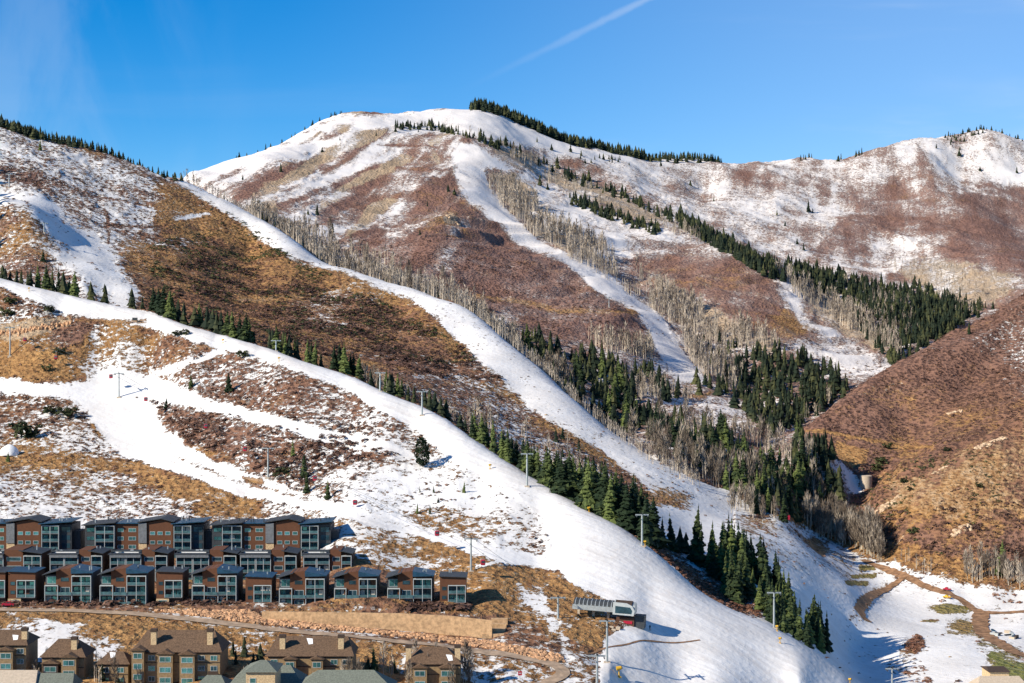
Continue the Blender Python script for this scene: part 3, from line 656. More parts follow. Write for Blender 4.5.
# left skyline
row('c', 'skyleft', [(0,42,34,11,16),(38,76,24,9,13),(76,134,30,7,11),(-150,0,60,10,16)], crest=c1, doff=(.995, 1.02))
row('c', 'skyleft', [(134,184,14,4,9)], crest=c1, doff=(.99, 1.01))
# valley between the upper run and the main mountain
zone('c', 'valley', 3, [(495,330),(520,330),(560,350),(620,362),(660,372),(660,385),(600,385),(540,365),(500,350)], 60, 15, 22, True, ymax=1600)
zone('c', 'valley', 3, [(515,362),(560,385),(640,400),(690,425),(650,445),(600,420),(540,385)], 46, 20, 30, True, ymax=1400)
zone('c', 'valley', 3, [(640,375),(720,388),(730,408),(660,400)], 16, 16, 24, True, ymax=1600)
zone('c', 'valley', 3, [(574,361),(610,365),(655,415),(640,435),(600,405),(575,380)], 40, 20, 28, True, ymax=1400)
zone('c', 'valley', 3, [(637,436),(700,425),(725,440),(765,470),(720,482),(670,458)], 50, 22, 30, True, ymax=1250)
zone('c', 'valley', 3, [(711,455),(760,466),(806,492),(806,519),(770,516),(720,487)], 90, 24, 34, True, ymax=1250)
zone('c', 'valley', 3, [(790,440),(835,460),(842,500),(800,510)], 50, 20, 30, True, ymax=1250)
zone('c', 'valley', (1, 3), [(742,488),(790,500),(835,505),(830,525),(790,525),(750,512)], 30, 22, 32, True, ymin=900, ymax=1300)
row('c', 'valley', [(250,345,22,10,16),(345,430,16,10,15),(430,520,14,10,15)], crest=c1, doff=(1.03, 1.09))
zone('c', 'block', 3, [(764,352),(800,355),(850,385),(848,395),(825,410),(798,432),(775,440),(745,415),(715,395),(735,372)], 235, 14, 22, True, ymax=1700)
zone('c', 'block', 3, [(690,340),(740,345),(770,355),(740,372),(690,365)], 22, 12, 17, True, ymax=1700)
# high forest strips (far)
row('c', 'far', [(470,478,8,9,11),(474,560,90,10,14),(560,645,80,9,13),(645,722,60,7,9),(800,812,5,5,7),(838,842,2,6,8),(855,862,3,6,8),(945,985,26,4,6),(985,1024,10,3,6),(230,340,14,4,7),(330,345,4,3,4)],
    crest=line(SKM, gu), doff=(.992, 1.012))
for nn, pl, h0, h1 in [
    (90, band([(395,128),(430,128),(470,137),(500,148)], 5), 5, 8), (260, band([(480,140),(531,160),(581,182),(632,202),(678,222),(691,232)], 8), 7, 11),
    (110, band([(569,200),(600,212),(632,224),(660,232)], 9), 7, 11), (330, band([(678,222),(740,255),(764,270)], 12), 8, 13),
    (760, [(735,245),(764,262),(800,268),(860,282),(900,292),(960,308),(968,318),(955,335),(925,348),(905,345),(880,322),(845,304),(800,288),(764,278)], 10, 16),
    (110, [(840,300),(900,345),(900,368),(870,345)], 9, 14), (60, [(900,280),(970,300),(1000,305),(975,320),(930,300)], 7, 11), (30, [(900,345),(940,345),(900,375),(885,368)], 9, 13)]:
    zone('c', 'far', 3, pl, nn, h0, h1, True, ymin=1250)
for u, v, h in [(317,215,11),(333,232,11),(420,235,8),(448,192,10),(454,195,9),(427,208,7),(537,142,7),(551,150,8),(571,152,9),(581,156,8),(600,158,5),(618,162,7),(661,166,6),(340,140,4),(322,152,5),(281,172,8),(243,180,5),(243,232,5),(308,215,8),(376,136,6),(396,132,6),(418,133,4),
                (951,145,5),(960,150,4),(936,148,4),(980,171,6),(959,157,5),(1017,173,5),(777,215,8),(808,212,10),(813,213,6),(785,226,7),(797,244,5),(804,250,8),(540,186,10),(548,190,8),(590,206,8),(613,172,4),(690,186,5),(714,202,4)]:
    zone('c', 'far', 3, [(u - .5, v - .5), (u + .5, v - .5), (u + .5, v + .5), (u - .5, v + .5)], 1, h, h + 1, True)
zone('c', 'far', 3, [(560,150),(620,158),(640,168),(580,165)], 12, 4, 7, True)
# aspen groves
row('a', 'asp', [(180,260,120,9,14),(250,345,240,15,22),(345,430,200,18,25),(430,520,170,18,24)], crest=c1, doff=(1.02, 1.13))
row('a', 'asp', [(480,560,60,12,18),(560,700,90,12,16)], crest=c1, doff=(1.0, 1.03))
zone('a', 'asp', 3, [(250,225),(330,240),(440,290),(500,318),(480,325),(400,295),(300,262),(250,240)], 260, 15, 22, True, ymax=1900)
for nn, pl, h0, h1 in [
    (240, [(488,186),(518,190),(536,206),(546,224),(581,238),(607,252),(598,262),(560,250),(531,234),(500,205)], 14, 20),
    (150, [(545,240),(600,262),(640,285),(640,300),(610,282),(570,262)], 12, 16), (150, band([(546,222),(581,240),(615,258)], 6), 9, 13),
    (200, band([(500,160),(545,178),(594,200),(658,222),(700,240)], 12), 8, 12), (110, band([(470,138),(500,152),(540,166)], 7), 7, 10),
    (300, [(636,270),(660,290),(700,310),(780,345),(780,362),(730,352),(690,335),(650,310)], 14, 20), (190, [(680,335),(720,355),(750,375),(735,392),(705,380),(690,360)], 14, 20),
    (300, [(770,270),(800,282),(850,310),(900,345),(898,362),(880,350),(840,325),(800,300)], 12, 17), (120, [(840,285),(900,300),(930,320),(910,345),(880,325)], 9, 13),
    (220, [(880,262),(950,262),(1030,285),(960,320),(930,298)], 6, 9),
    (90, [(640,415),(700,425),(780,445),(830,470),(800,470),(720,450),(660,432)], 18, 24), (120, [(600,370),(650,385),(700,400),(640,400)], 12, 16),
    (80, [(625,440),(660,445),(720,470),(780,500),(730,492),(690,480),(640,458)], 24, 32),
    (90, [(590,340),(650,350),(660,362),(600,352)], 16, 20), (60, [(545,372),(580,390),(570,396),(545,384)], 18, 24),
    (50, [(740,470),(800,480),(835,505),(800,512),(750,500)], 20, 28), (40, [(800,425),(826,400),(850,385),(840,392),(815,418)], 10, 14)]:
    zone('a', 'asp', 3, pl, nn, h0, h1, True)
zone('a', 'asp', (1, 3), [(740,500),(780,520),(765,524),(730,512)], 22, 18, 24, True, ymin=880)
row('a', 'aspfoot', [(805,818,14,22,28),(816,836,30,24,32),(834,882,64,26,34),(864,880,10,30,36)], crest=c1, doff=(.998, 1.015))
row('a', 'aspfoot', [(965,1024,26,18,30),(900,935,6,10,16)], crest=c1, doff=(.998, 1.012))
row('a', 'asprow', [(358,382,14,20,26),(383,410,14,18,24),(432,470,20,18,24),(470,560,26,20,28),(560,600,8,24,30)], doff=(1.03, 1.06))
zone('a', 'asprow', 1, [(505,430),(560,445),(600,480),(570,500),(520,470),(490,440)], 44, 14, 20, True)
zone('a', 'asprow', 1, [(460,410),(500,420),(500,445),(475,430)], 14, 14, 20, True)
# village and off-frame trees
zone('a', 'village', 0, [(20,668),(110,668),(130,690),(480,690),(480,672),(400,668),(360,676),(250,672),(225,690),(120,690),(20,690)], 46, 18, 30, True, ymax=535)
zone('c', 'villagec', 0, [(85,668),(130,668),(135,690),(90,690)], 5, 16, 22, True, ymax=535); zone('c', 'villagec', 0, [(225,650),(262,655),(262,675),(228,675)], 6, 16, 24, True, ymax=545); zone('c', 'villagec', 0, [(362,672),(402,672),(402,690),(365,690)], 7, 16, 26, True, ymax=540)
zone('c', 'off', 1, [(-60,150),(-4,165),(-4,260),(-60,250)], 60, 16, 26, True)
zone('c', 'gulch', 3, [(816,440),(832,452),(842,480),(848,498),(830,500),(815,470)], 18, 16, 24, True, ymin=950, ymax=1300)
zone('c', 'valley', 1, [(560,430),(600,470),(640,500),(650,520),(600,500),(550,450)], 8, 12, 18, True)
# single trees
singles = [('c', (423,468), 30, (0,), 'rounded green conifer standing alone on the snow between the two lower pistes', 'single'),
    ('c', (969,335), 14, (2,), 'small dark conifer alone near the top edge of the nearer right hill', 'single'),
    ('c', (1002,574), 36, (1, 2), 'dark conifer alone among bare aspens at the foot of the right hill', 'single'),
    ('c', (229,392), 20, (0,), 'dark conifer on the brushy slope under the upper cat track', 'single'),
    ('c', (191,386), 14, (0,), 'small conifer among scrub left of the taller one under the lower run', 'single'),
    ('c', (293,455), 18, (0,), 'dark conifer in the scrub between the cat track and the gondola pylon', 'single'),
    ('c', (304,478), 26, (0,), 'tall thin conifer leaning over the shaded snow hollow', 'single'),
    ('c', (307,492), 22, (0,), 'thin dark conifer lowest in the shaded hollow above the cat track', 'single'),
    ('c', (328,499), 20, (0,), 'spindly conifer with long shadow just above the cat track', 'single'),
    ('c', (464,493), 12, (0,), 'tiny conifer on the patchy snow nearest the wide piste', 'single'),
    ('c', (434,493), 8, (0,), 'tiny seedling conifer in patchy snow left of the one by the wide piste', 'single'),
    ('c', (420,493), 7, (0,), 'smallest seedling conifer on the patchy snow slope', 'single'),
    ('c', (417,514), 11, (0,), 'small conifer on brown grass, left of a pair above the cat track', 'single'),
    ('c', (430,515), 10, (0,), 'small conifer on brown grass, right of a pair above the cat track', 'single'),
    ('c', (438,503), 6, (0,), 'very small conifer on snow just above the pair on brown grass', 'single'),
    ('c', (166,408), 12, (0,), 'little conifer at the edge of scrub right of the snowy fork', 'single'),
    ('c', (8,462), 10, (0,), 'young conifer beside the snow pile by the gravel pad', 'single'),
    ('c', (43,260), 12, (1,), 'dark conifer alone on the blue shaded snow of the left hill', 'single'),
    ('c', (40,150), 12, (1,), 'conifer standing just below the skyline row on the left hill', 'single')]
for kd, (u, v), h, dm, lab, key in singles:
    p = cast(u, v, dm)
    if p is None: print('no ground for', lab); continue
    trees.append((kd, p, h * p.y / F, lab))

def blade_ovoid(seed, n=900):
    r = np.random.default_rng(seed); T = []
    for k in range(n):
        d = r.normal(0, 1, 3); d /= np.linalg.norm(d); z = d[2]; lump = 1 + .22 * math.sin(d[0] * 7 + d[2] * 5) * math.cos(d[1] * 6)
        p = np.array([d[0] * .21 * lump * (1 - .25 * z), d[1] * .21 * lump * (1 - .25 * z), .54 + z * .46 * (.9 + .1 * lump)]); q = r.normal(0, .035, (3, 3)); T.append(p + q)
    return np.array(T)
ROUND = tri_mesh('conifer_crown', blade_ovoid(3)); ROUND.materials.append(M_CON)
LABELS = {
 'village': ('bare pale tree standing among the brown roofed lodges at the bottom', 'bare trees among the lodges'),
 'villagec': ('small dark conifer tucked between the brown roofed lodges at the bottom', 'conifers among the lodges'),
 'off': ('conifer on the shaded left hill beyond the left edge', 'conifers left of the frame'),
 'gulch': ('dark conifer crowding the shaded gulch left of the water tank', 'conifers of the gulch'),
 'row': ('dark green conifer in the long row along the back edge of the lower ski run', 'conifers lining the lower ski run'),
 'clump': ('tall bushy conifer in the dense clump beside the wide lower piste', 'conifers in the dense clump by the piste'),
 'lower': ('tall spruce in the stand between the wide piste and the shaded valley snow', 'spruces between the piste and the valley'),
 'skyleft': ('small dark conifer in the row along the left hill skyline', 'conifers along the left skyline'),
 'valley': ('dark conifer in the shaded valley behind the upper ski run', 'conifers in the middle valley'),
 'block': ('dark conifer in the thick wood at the foot of the main mountain', 'conifers of the wood at the mountain foot'),
 'far': ('tiny dark conifer in the high forest strips of the main mountain', 'high forest conifers'),
 'asp': ('bare tan aspen in the groves of the valley behind the upper ski run', 'aspens of the middle valley'),
 'aspfoot': ('bare pale aspen in the line at the foot of the right hill', 'aspens at the foot of the right hill'),
 'asprow': ('bare pale aspen among the conifers above the lower ski run', 'aspens above the lower ski run')}
def put_tree(kind, p, h, key):
    con = kind == 'c'
    root = empty('conifer_tree' if con else 'aspen_tree', (p.x, p.y, p.z - .15), random.random() * 6.28)
    wv = random.uniform(.7, 1.3) if con else random.uniform(.85, 1.2)
    if key == 'clump': wv *= 1.3
    if 'rounded' in key: wv = 1.0
    if 'thin' in key or 'spindly' in key: wv = .9
    root.scale = (h * wv, h * wv, h); root.rotation_euler[0] = random.gauss(0, .035); root.rotation_euler[1] = random.gauss(0, .035)
    if key in LABELS: tag(root, LABELS[key][0], 'conifer' if con else 'aspen', LABELS[key][1])
    else: tag(root, key, 'conifer')
    link('crown', ROUND if 'rounded' in key else random.choice(CON_V if con else ASP_V), root); link('trunk', TRK_M if con else ASPT_M, root)
for kind, V_, mat, nm, lab in (('c', CON_F, M_CONF, 'conifer_forest', 'dark conifers of the distant woods and ridge tops'), ('a', ASP_F, M_ASP, 'aspen_groves', 'tan bare aspen groves filling the far valleys')):
    L = [t for t in trees if t[0] == kind and t[1] is not None]
    L.sort(key=lambda t: (0 if t[3] not in LABELS else 2 if t[3] == 'off' else 1, -t[2] / t[1].y))
    for t in L[:295]: put_tree(*t)
    tri = []; tint = []
    for _, p, h, _k in L[295:]:
        a = random.random() * 6.28; ca_, sa_ = math.cos(a), math.sin(a); T = random.choice(V_); tt_ = 0.0; wv = random.uniform(.8, 1.5)
        if kind == 'a': T, tt_ = T
        Q = np.empty_like(T); Q[..., 0] = (T[..., 0] * ca_ - T[..., 1] * sa_) * h * wv + p.x; Q[..., 1] = (T[..., 0] * sa_ + T[..., 1] * ca_) * h * wv + p.y; Q[..., 2] = T[..., 2] * h + p.z - .3
        tri.append(Q); tint.append(np.full(len(T), random.uniform(-.4, .5)) + tt_)
    o = link(nm, tri_mesh(nm, np.concatenate(tri), np.concatenate(tint)), None, mat); tag(o, lab, 'forest', kind='stuff')
    print(kind, len(L))

# ------------------------------------------------------------------ scrub: uncountable low brush
def bush_tris(seed, n=16, tall=.7):
    r = np.random.default_rng(seed); T = []
    for k in range(n):
        a = r.random() * 6.28; e = r.random() ** .7 * 1.4; q = .35 + .3 * r.random()
        d = np.array([math.cos(a) * math.cos(e), math.sin(a) * math.cos(e), math.sin(e) * tall]); p = d * q
        s1 = np.cross(d, [.3, .2, 1]); s1 /= np.linalg.norm(s1); s2 = np.cross(d, s1) + d * .3
        w = .16 + .14 * r.random(); ph = r.random() * 6.28; T.append([p + (s1 * math.cos(ph + j * 2.09) + s2 * math.sin(ph + j * 2.09)) * w for j in range(3)])
    return np.array(T)
BV = [bush_tris(s) for s in range(8)]
dens = (1 - S) * (1 - GR) * (1 - GN) * (1.15 - G) * np.clip(fbm(GX / 30, GY / 22, 91, 4, .6) * 3 + .75, 0.03, 1.4)
dens = np.where(GVN > 700, 0, dens)
NB = 0
def scatter(name, mask, n, mat, h0, h1, lab):
    cell = np.abs(np.gradient(GX, axis=1) * np.gradient(GY, axis=0)) / GY ** 1.5
    pr = (dens * mask * cell).ravel(); pr = np.clip(pr, 0, None); pr /= pr.sum()
    ids = rng.choice(pr.size, n, p=pr); Xs = GX.ravel()[ids]; Ys = GY.ravel()[ids]; Zs = GZ.ravel()[ids]
    out_ = []; tn = []
    h = rng.uniform(h0, h1, n) * (.7 + .8 * rng.random(n) ** 2); rot = rng.random(n) * 6.28; kk = rng.integers(0, 8, n)
    for k in range(8):
        m = kk == k; T = BV[k][None]; hh_ = h[m][:, None, None]; c_, s_ = np.cos(rot[m])[:, None, None], np.sin(rot[m])[:, None, None]
        Q = np.stack([(T[..., 0] * c_ - T[..., 1] * s_) * hh_ * 1.25 + Xs[m][:, None, None], (T[..., 0] * s_ + T[..., 1] * c_) * hh_ * 1.25 + Ys[m][:, None, None], T[..., 2] * hh_ + Zs[m][:, None, None] - .05], -1)
        out_.append(Q.reshape(-1, 3, 3)); tn.append(np.repeat(rng.uniform(-.5, .6, m.sum()), T.shape[1]))
    o = link(name, tri_mesh(name, np.concatenate(out_), np.concatenate(tn)), None, mat); tag(o, lab, 'brush', kind='stuff')
nearm = (GY < 1700) & (GU > -60) & (GU < 1090)
built = (DOM == 0) & (((GU < 520) & (GVN > 522)) | ((GU < 630) & (GVN > 545)))
scatter('scrub_oak', nearm & (DOM != 1) & ~built, 15000, M_SHR, .9, 1.9, 'brown leafless scrub oak over the snowy slopes')
scatter('hill_scrub', nearm & (DOM == 1) & ~built, 9000, M_SHR, .9, 1.9, 'brown scrub on the left hill face')
scatter('sage_brush', nearm & ((DOM == 1) | ((DOM == 2) & (GVN > 440))) & (GU < 1100), 6000, M_SHG, .6, 1.2, 'golden dry sage and grass tufts')
def pm(dom, poly): return ((DOM == dom) & inpoly(GU, GVN, poly)) * 1.0
dens = np.clip(fbm(GX / 24, GY / 24, 191, 3, .6) * 4 + .8, 0.02, 2)
lh = pm(1, [(140,255),(160,240),(220,230),(215,200),(300,262),(345,282),(420,320),(480,360),(440,365),(360,345),(300,345),(180,325)])
scatter('dark_brush', lh + .8 * pm(1, [(190,195),(205,200),(262,240),(300,262),(280,270),(230,235)]) + .3 * ((DOM == 2) & (GVN > 450) & (GU < 1000)), 4200, M_JUN, .9, 2.1, 'olive evergreen brush dotted over the dry slopes')
scatter('large_scrub', (pm(1, [(160,250),(350,290),(450,340),(500,380),(440,380),(180,325)]) + .7 * pm(0, [(150,400),(400,450),(400,476),(300,488),(190,445)]) + 3 * pm(0, [(0,599),(262,600),(470,607),(470,612),(262,606),(0,606)]) + pm(2, [(860,515),(1024,500),(1090,520),(1090,600),(1013,588),(880,560)]) + .4 * pm(0, [(200,390),(412,440),(400,452),(260,412)])), 3600, M_SHR, 1.5, 3.0, 'tall brown scrub in clumps')
scatter('red_willow', pm(1, [(905,645),(918,635),(925,645),(905,665)]) * 2 + pm(1, [(900,660),(915,655),(935,690),(915,690)]) + .5 * pm(2, [(870,555),(1024,575),(1024,592),(967,586),(880,564)]) + .5 * pm(1, [(990,592),(1024,595),(1024,604),(995,602)]) + .7 * pm(1, [(645,545),(700,570),(760,605),(760,618),(700,600),(655,560)]), 1300, M_RED, .8, 2.0, 'reddish willow scrub along the creek and the tree line')
# ------------------------------------------------------------------ built things
def smat(name, col, rough=.7, metal=0.0, var=.18, scale=1.5, spec=.3):
    g = NG(name); geo = g.n('ShaderNodeNewGeometry'); nz = g.noise(geo.outputs['Position'], scale, 4, .6)
    c = g.mix(g.ramp(nz, .3, .7), tuple(x * (1 - var) for x in col), tuple(min(1, x * (1 + var)) for x in col))
    g.l(c, g.b.inputs['Base Color']); g.rough(rough); g.b.inputs['Metallic'].default_value = metal; g.b.inputs['Specular IOR Level'].default_value = spec
    return g.m
def siding(name, col, step=.25):
    g = NG(name); geo = g.n('ShaderNodeNewGeometry'); sx = g.n('ShaderNodeSeparateXYZ'); g.l(geo.outputs['Position'], sx.inputs[0])
    k = g.math('FRACT', g.math('MULTIPLY', sx.outputs[2], 1 / step)); nz = g.noise(geo.outputs['Position'], .9, 4, .65)
    c = g.mix(nz, tuple(x * .7 for x in col), tuple(x * 1.35 for x in col)); c = g.mix(g.ramp(k, .86, .93), c, tuple(x * .35 for x in col))
    g.l(c, g.b.inputs['Base Color']); g.rough(.8); return g.m
M_WOOD = siding('brown_wood_siding', (.125, .055, .030)); M_WOOD2 = siding('dark_wood_siding', (.10, .050, .034))
M_CHAR = smat('charcoal_panel', (.040, .046, .052), .6); M_GREYP = smat('grey_panel', (.15, .16, .17), .6)
M_WHITE = smat('pale_frame_paint', (.40, .43, .43), .6, var=.08); M_TAN = smat('tan_stone', (.52, .38, .22), .85, var=.3, scale=2.5)
M_GLASS = smat('window_glass', (.13, .40, .42), .12, .75, .35, .35, .6); M_GLASSD = smat('deep_blue_glass', (.05, .12, .16), .1, .6, .4, .3, .6)
M_BLIND = smat('pale_blind', (.46, .42, .36), .8)
M_ROOFB = smat('sky_tinted_metal_roof', (.022, .072, .125), .45, .3, .2, .7); M_RAIL = smat('balcony_glass', (.10, .20, .22), .2, .4, .3, .8)  # roof blue is shade and sky reflection put into the metal's colour
M_STEEL = smat('galvanised_steel', (.40, .43, .43), .45, .5, .1); M_DKSTEEL = smat('dark_steel', (.07, .08, .085), .5, .5, .1)
M_RED = smat('red_cabin_paint', (.36, .015, .04), .35, var=.1); M_YEL = smat('yellow_paint', (.62, .36, .03), .5, var=.1); M_BLK = smat('black_rubber', (.02, .02, .022), .6)
M_BEIGE = smat('beige_stucco', (.25, .175, .095), .85, var=.2); M_BROWNR = smat('brown_shingle', (.125, .078, .048), .9, var=.35, scale=2.2); M_TRIM = smat('dark_brown_trim', (.06, .04, .03), .8)
M_GREENR = smat('grey_green_shingle', (.15, .165, .135), .9, var=.25, scale=2.5); M_ROAD = smat('worn_asphalt', (.34, .25, .175), .9, var=.25, scale=.4)
M_DIRT = smat('brown_dirt', (.25, .14, .075), .95, var=.45, scale=.35); M_WALL = smat('tan_retaining_blocks', (.46, .30, .165), .9, var=.28, scale=.9)
M_ROCK = smat('orange_rock', (.46, .27, .15), .9, var=.45, scale=.8); M_ROCKT = smat('tan_outcrop_rock', (.52, .38, .25), .9, var=.35, scale=.6)
M_SNOW = smat('piled_snow', (.80, .80, .80), .9, var=.05); M_CONC = smat('pale_concrete', (.46, .38, .29), .9, var=.12); M_SKIN = smat('skin', (.5, .3, .22), .6)
def X(u, Y): return (u - CX) / F * Y
def Z(v, Y): return (CY - v) / F * Y
def mesh_from(name, V, Fc, mat, parent=None, smooth=False):
    me = bpy.data.meshes.new(name); me.from_pydata([tuple(v) for v in V], [], Fc); me.update()
    if smooth: me.polygons.foreach_set('use_smooth', [True] * len(me.polygons))
    me.materials.append(mat); return link(name, me, parent)
class MB:
    def __init__(s): s.V = []; s.F = []
    def box(s, x0, x1, y0, y1, z0, z1):
        n = len(s.V); s.V += [(x0,y0,z0),(x1,y0,z0),(x1,y1,z0),(x0,y1,z0),(x0,y0,z1),(x1,y0,z1),(x1,y1,z1),(x0,y1,z1)]
        s.F += [[n+i for i in f] for f in ((0,1,5,4),(1,2,6,5),(2,3,7,6),(3,0,4,7),(4,5,6,7),(3,2,1,0))]; return s
    def prism(s, pts, y0, y1):
        """outline in x,z extruded along y"""
        n = len(s.V); k = len(pts); s.V += [(x, y0, z) for x, z in pts] + [(x, y1, z) for x, z in pts]
        s.F.append([n + i for i in range(k)]); s.F.append([n + k + i for i in reversed(range(k))])
        for i in range(k): j = (i + 1) % k; s.F.append([n + j, n + i, n + k + i, n + k + j])
        return s
    def slab(s, x0, z0, x1, z1, y0, y1, t=.3): return s.prism([(x0, z0), (x1, z1), (x1, z1 + t), (x0, z0 + t)], y0, y1)
    def tube(s, a, b, r0, r1=None, n=7):
        a = Vector(a); b = Vector(b); r1 = r0 if r1 is None else r1; d = (b - a).normalized(); u = d.orthogonal().normalized(); w = d.cross(u); m = len(s.V)
        for p, r in ((a, r0), (b, r1)):
            for i in range(n): s.V.append(tuple(p + (u * math.cos(i * 6.2832 / n) + w * math.sin(i * 6.2832 / n)) * r))
        for i in range(n): j = (i + 1) % n; s.F.append([m + i, m + j, m + n + j, m + n + i])
        s.F.append([m + i for i in reversed(range(n))]); s.F.append([m + n + i for i in range(n)]); return s
    def build(s, name, mat, parent=None, smooth=False): return mesh_from(name, s.V, s.F, mat, parent, smooth)

def window(parent, x0, x1, z0, z1, y=0.0, glass=None, frame=None, mull=0):
    f = MB(); t = .12; d = .10
    f.box(x0, x0 + t, y - d, y - .01, z0, z1).box(x1 - t, x1, y - d, y - .01, z0, z1).box(x0 + t, x1 - t, y - d, y - .01, z0, z0 + t).box(x0 + t, x1 - t, y - d, y - .01, z1 - t, z1)
    for k in range(mull):
        xm = x0 + (x1 - x0) * (k + 1) / (mull + 1); f.box(xm - .04, xm + .04, y - d, y - .01, z0 + t, z1 - t)
    o = f.build('window', frame or M_CHAR, parent)
    MB().box(x0 + t * .5, x1 - t * .5, y - .05, y - .005, z0 + t * .5, z1 - t * .5).build('pane', glass or M_GLASS, o)
def balcony_bay(root, x0, x1, z0, floors, y=-1.6, fh=3.0, roofz=None, dark=False, rail=M_RAIL):
    """open pale-framed bay: posts, slabs and glass rails in front of deep glazing"""
    H = floors * fh; fr = MB(); w = .19
    fr.box(x0, x0 + w, y, 0, z0, z0 + H).box(x1 - w, x1, y, 0, z0, z0 + H); fr.box(x0 + w, x1 - w, y, 0.0, z0 + H - .28, z0 + H)
    xm = (x0 + x1) / 2
    if x1 - x0 > 5: fr.box(xm - .09, xm + .09, y, y + .2, z0, z0 + H - .28)
    fr.build('bay_frame', M_WHITE, root)
    for k in range(floors):
        zb = z0 + k * fh
        b = MB().box(x0 + w, x1 - w, y + .02, -.02, zb - .12, zb + .10).build('balcony', M_CHAR if dark else M_GREYP, root)
        r = MB().box(x0 + w, x1 - w, y + .03, y + .08, zb + .16, zb + 1.08).build('railing', rail, b)
        n = 2 if x1 - x0 < 5 else 3; ww = (x1 - x0 - 2 * w - .2) / n
        for q in range(n):
            if random.random() < .88: window(root, x0 + w + .1 + q * ww, x0 + w + .1 + (q + 1) * ww - .1, zb + .15, zb + fh - .55, 0, random.choice([M_GLASS, M_GLASS, M_GLASS, M_GLASSD, M_GLASSD, M_BLIND]))
        if random.random() < .4: MB().box(xm + .3, xm + 1.2, y + .3, y + .9, zb + .1, zb + .8).build('deck_chair', M_WHITE, root)
def vents(root, x0, x1, z, n, y0=1, y1=9):
    for _ in range(n):
        x = random.uniform(x0, x1); y = random.uniform(y0, y1); h = random.uniform(.6, 1.3)
        MB().box(x - .18, x + .18, y - .18, y + .18, z - .3, z + h).box(x - .24, x + .24, y - .24, y + .24, z + h, z + h + .12).build('vent', M_STEEL if random.random() < .6 else M_CHAR, root)
def upper_block(u0, Y, vb, label):
    x0 = X(u0, Y); zb = Z(vb, Y); r = empty('condo_block', (x0, Y, zb)); tag(r, label, 'apartment block', 'apartment blocks of the top condo row')
    MB().box(0, 11.5, 0, 14, -3, 12.0).build('side_wall', M_CHAR, r); MB().box(20, 23, -.5, 13, 3.4, 12.8).build('tower_wall', M_CHAR, r)
    MB().box(11.5, 20, -.2, 14, -3, 12.4).build('wall', M_WOOD, r); MB().prism([(23, -3), (32.6, -3), (32.6, 12.9), (28.5, 14.1), (23, 12.9)], -.4, 13.5).build('wall', M_WOOD, r)
    MB().box(32.6, 44, 0, 14, -3, 12.2).build('end_wall', M_CHAR, r)
    MB().box(20, 23, -.58, -.51, -1, 5.4).build('stone_base', M_TAN, r)
    MB().box(19.98, 23.02, -.9, -.52, 5.42, 12.9).build('grey_panel', M_GREYP, r)
    MB().box(44.02, 46.6, 3, 12, -3, 9.5).build('gap_shade_block', M_CHAR, r)  # dark filler added for the black shade in the gap between blocks
    MB().slab(-.8, 12.0, 11.6, 13.0, -2.4, 14.5, .3).build('roof', M_CHAR, r)
    MB().slab(11.6, 12.6, 20, 12.6, -1.0, 14.5, .3).build('roof', M_ROOFB, r)
    MB().slab(19.6, 13.0, 28.5, 14.4, -1.4, 14.5, .28).slab(28.5, 14.4, 33.2, 13.2, -1.4, 14.5, .28).build('roof', M_CHAR, r)
    MB().slab(32.2, 12.5, 44.8, 13.4, -2.4, 14.6, .3).build('roof', M_ROOFB, r)
    for zz in (3.3, 6.4, 9.5):
        window(r, .6, 3.6, zz, zz + 1.5, 0, M_GLASS, mull=1); window(r, 12.2, 14.4, zz, zz + 1.4, -.2, M_GLASS, M_WHITE); window(r, 16.2, 19.0, zz, zz + 1.4, -.2, M_GLASS, M_WHITE, 1)
    for zz in (5.0, 8.4):
        for xx in (24.2, 27.0, 29.9): window(r, xx, xx + 1.9, zz, zz + 1.3, -.4, M_GLASS, M_WHITE)
    window(r, 24, 31.5, .6, 2.8, -.4, M_GLASSD, M_WHITE, 3); window(r, 12.2, 19, .4, 2.4, -.2, M_GLASSD, M_WHITE, 2)
    balcony_bay(r, 4.0, 11.2, 0, 4); balcony_bay(r, 33.2, 39.6, 0, 4)
    for zz in (.5, 3.4, 6.4, 9.4): window(r, 40.2, 43.6, zz, zz + 2.0, 0, M_GLASSD, mull=1)
    vents(r, 1, 10, 12.9, 3); vents(r, 13, 19, 12.9, 3); vents(r, 34, 43, 13.4, 4)
def deck_top(r, x0, x1, z, y1):
    MB().box(x0, x1, .4, .46, z + .5, z + 1.0).box(x0, x0 + .06, .46, y1, z, z + 1.1).box(x1 - .06, x1, .46, y1, z, z + 1.1).build('roof_railing', M_DKSTEEL, r)
    for _ in range(3):
        x = random.uniform(x0 + .5, x1 - 1.5); y = random.uniform(1, y1 - 1); MB().box(x, x + 1.1, y, y + .8, z, z + .75).build('deck_chair', random.choice([M_WHITE, M_CHAR]), r)
    MB().box(x0 + 1, x1 - 1.3, 1.6, y1 - 1, z + .02, z + .28).build('snow_patch', M_SNOW, r)
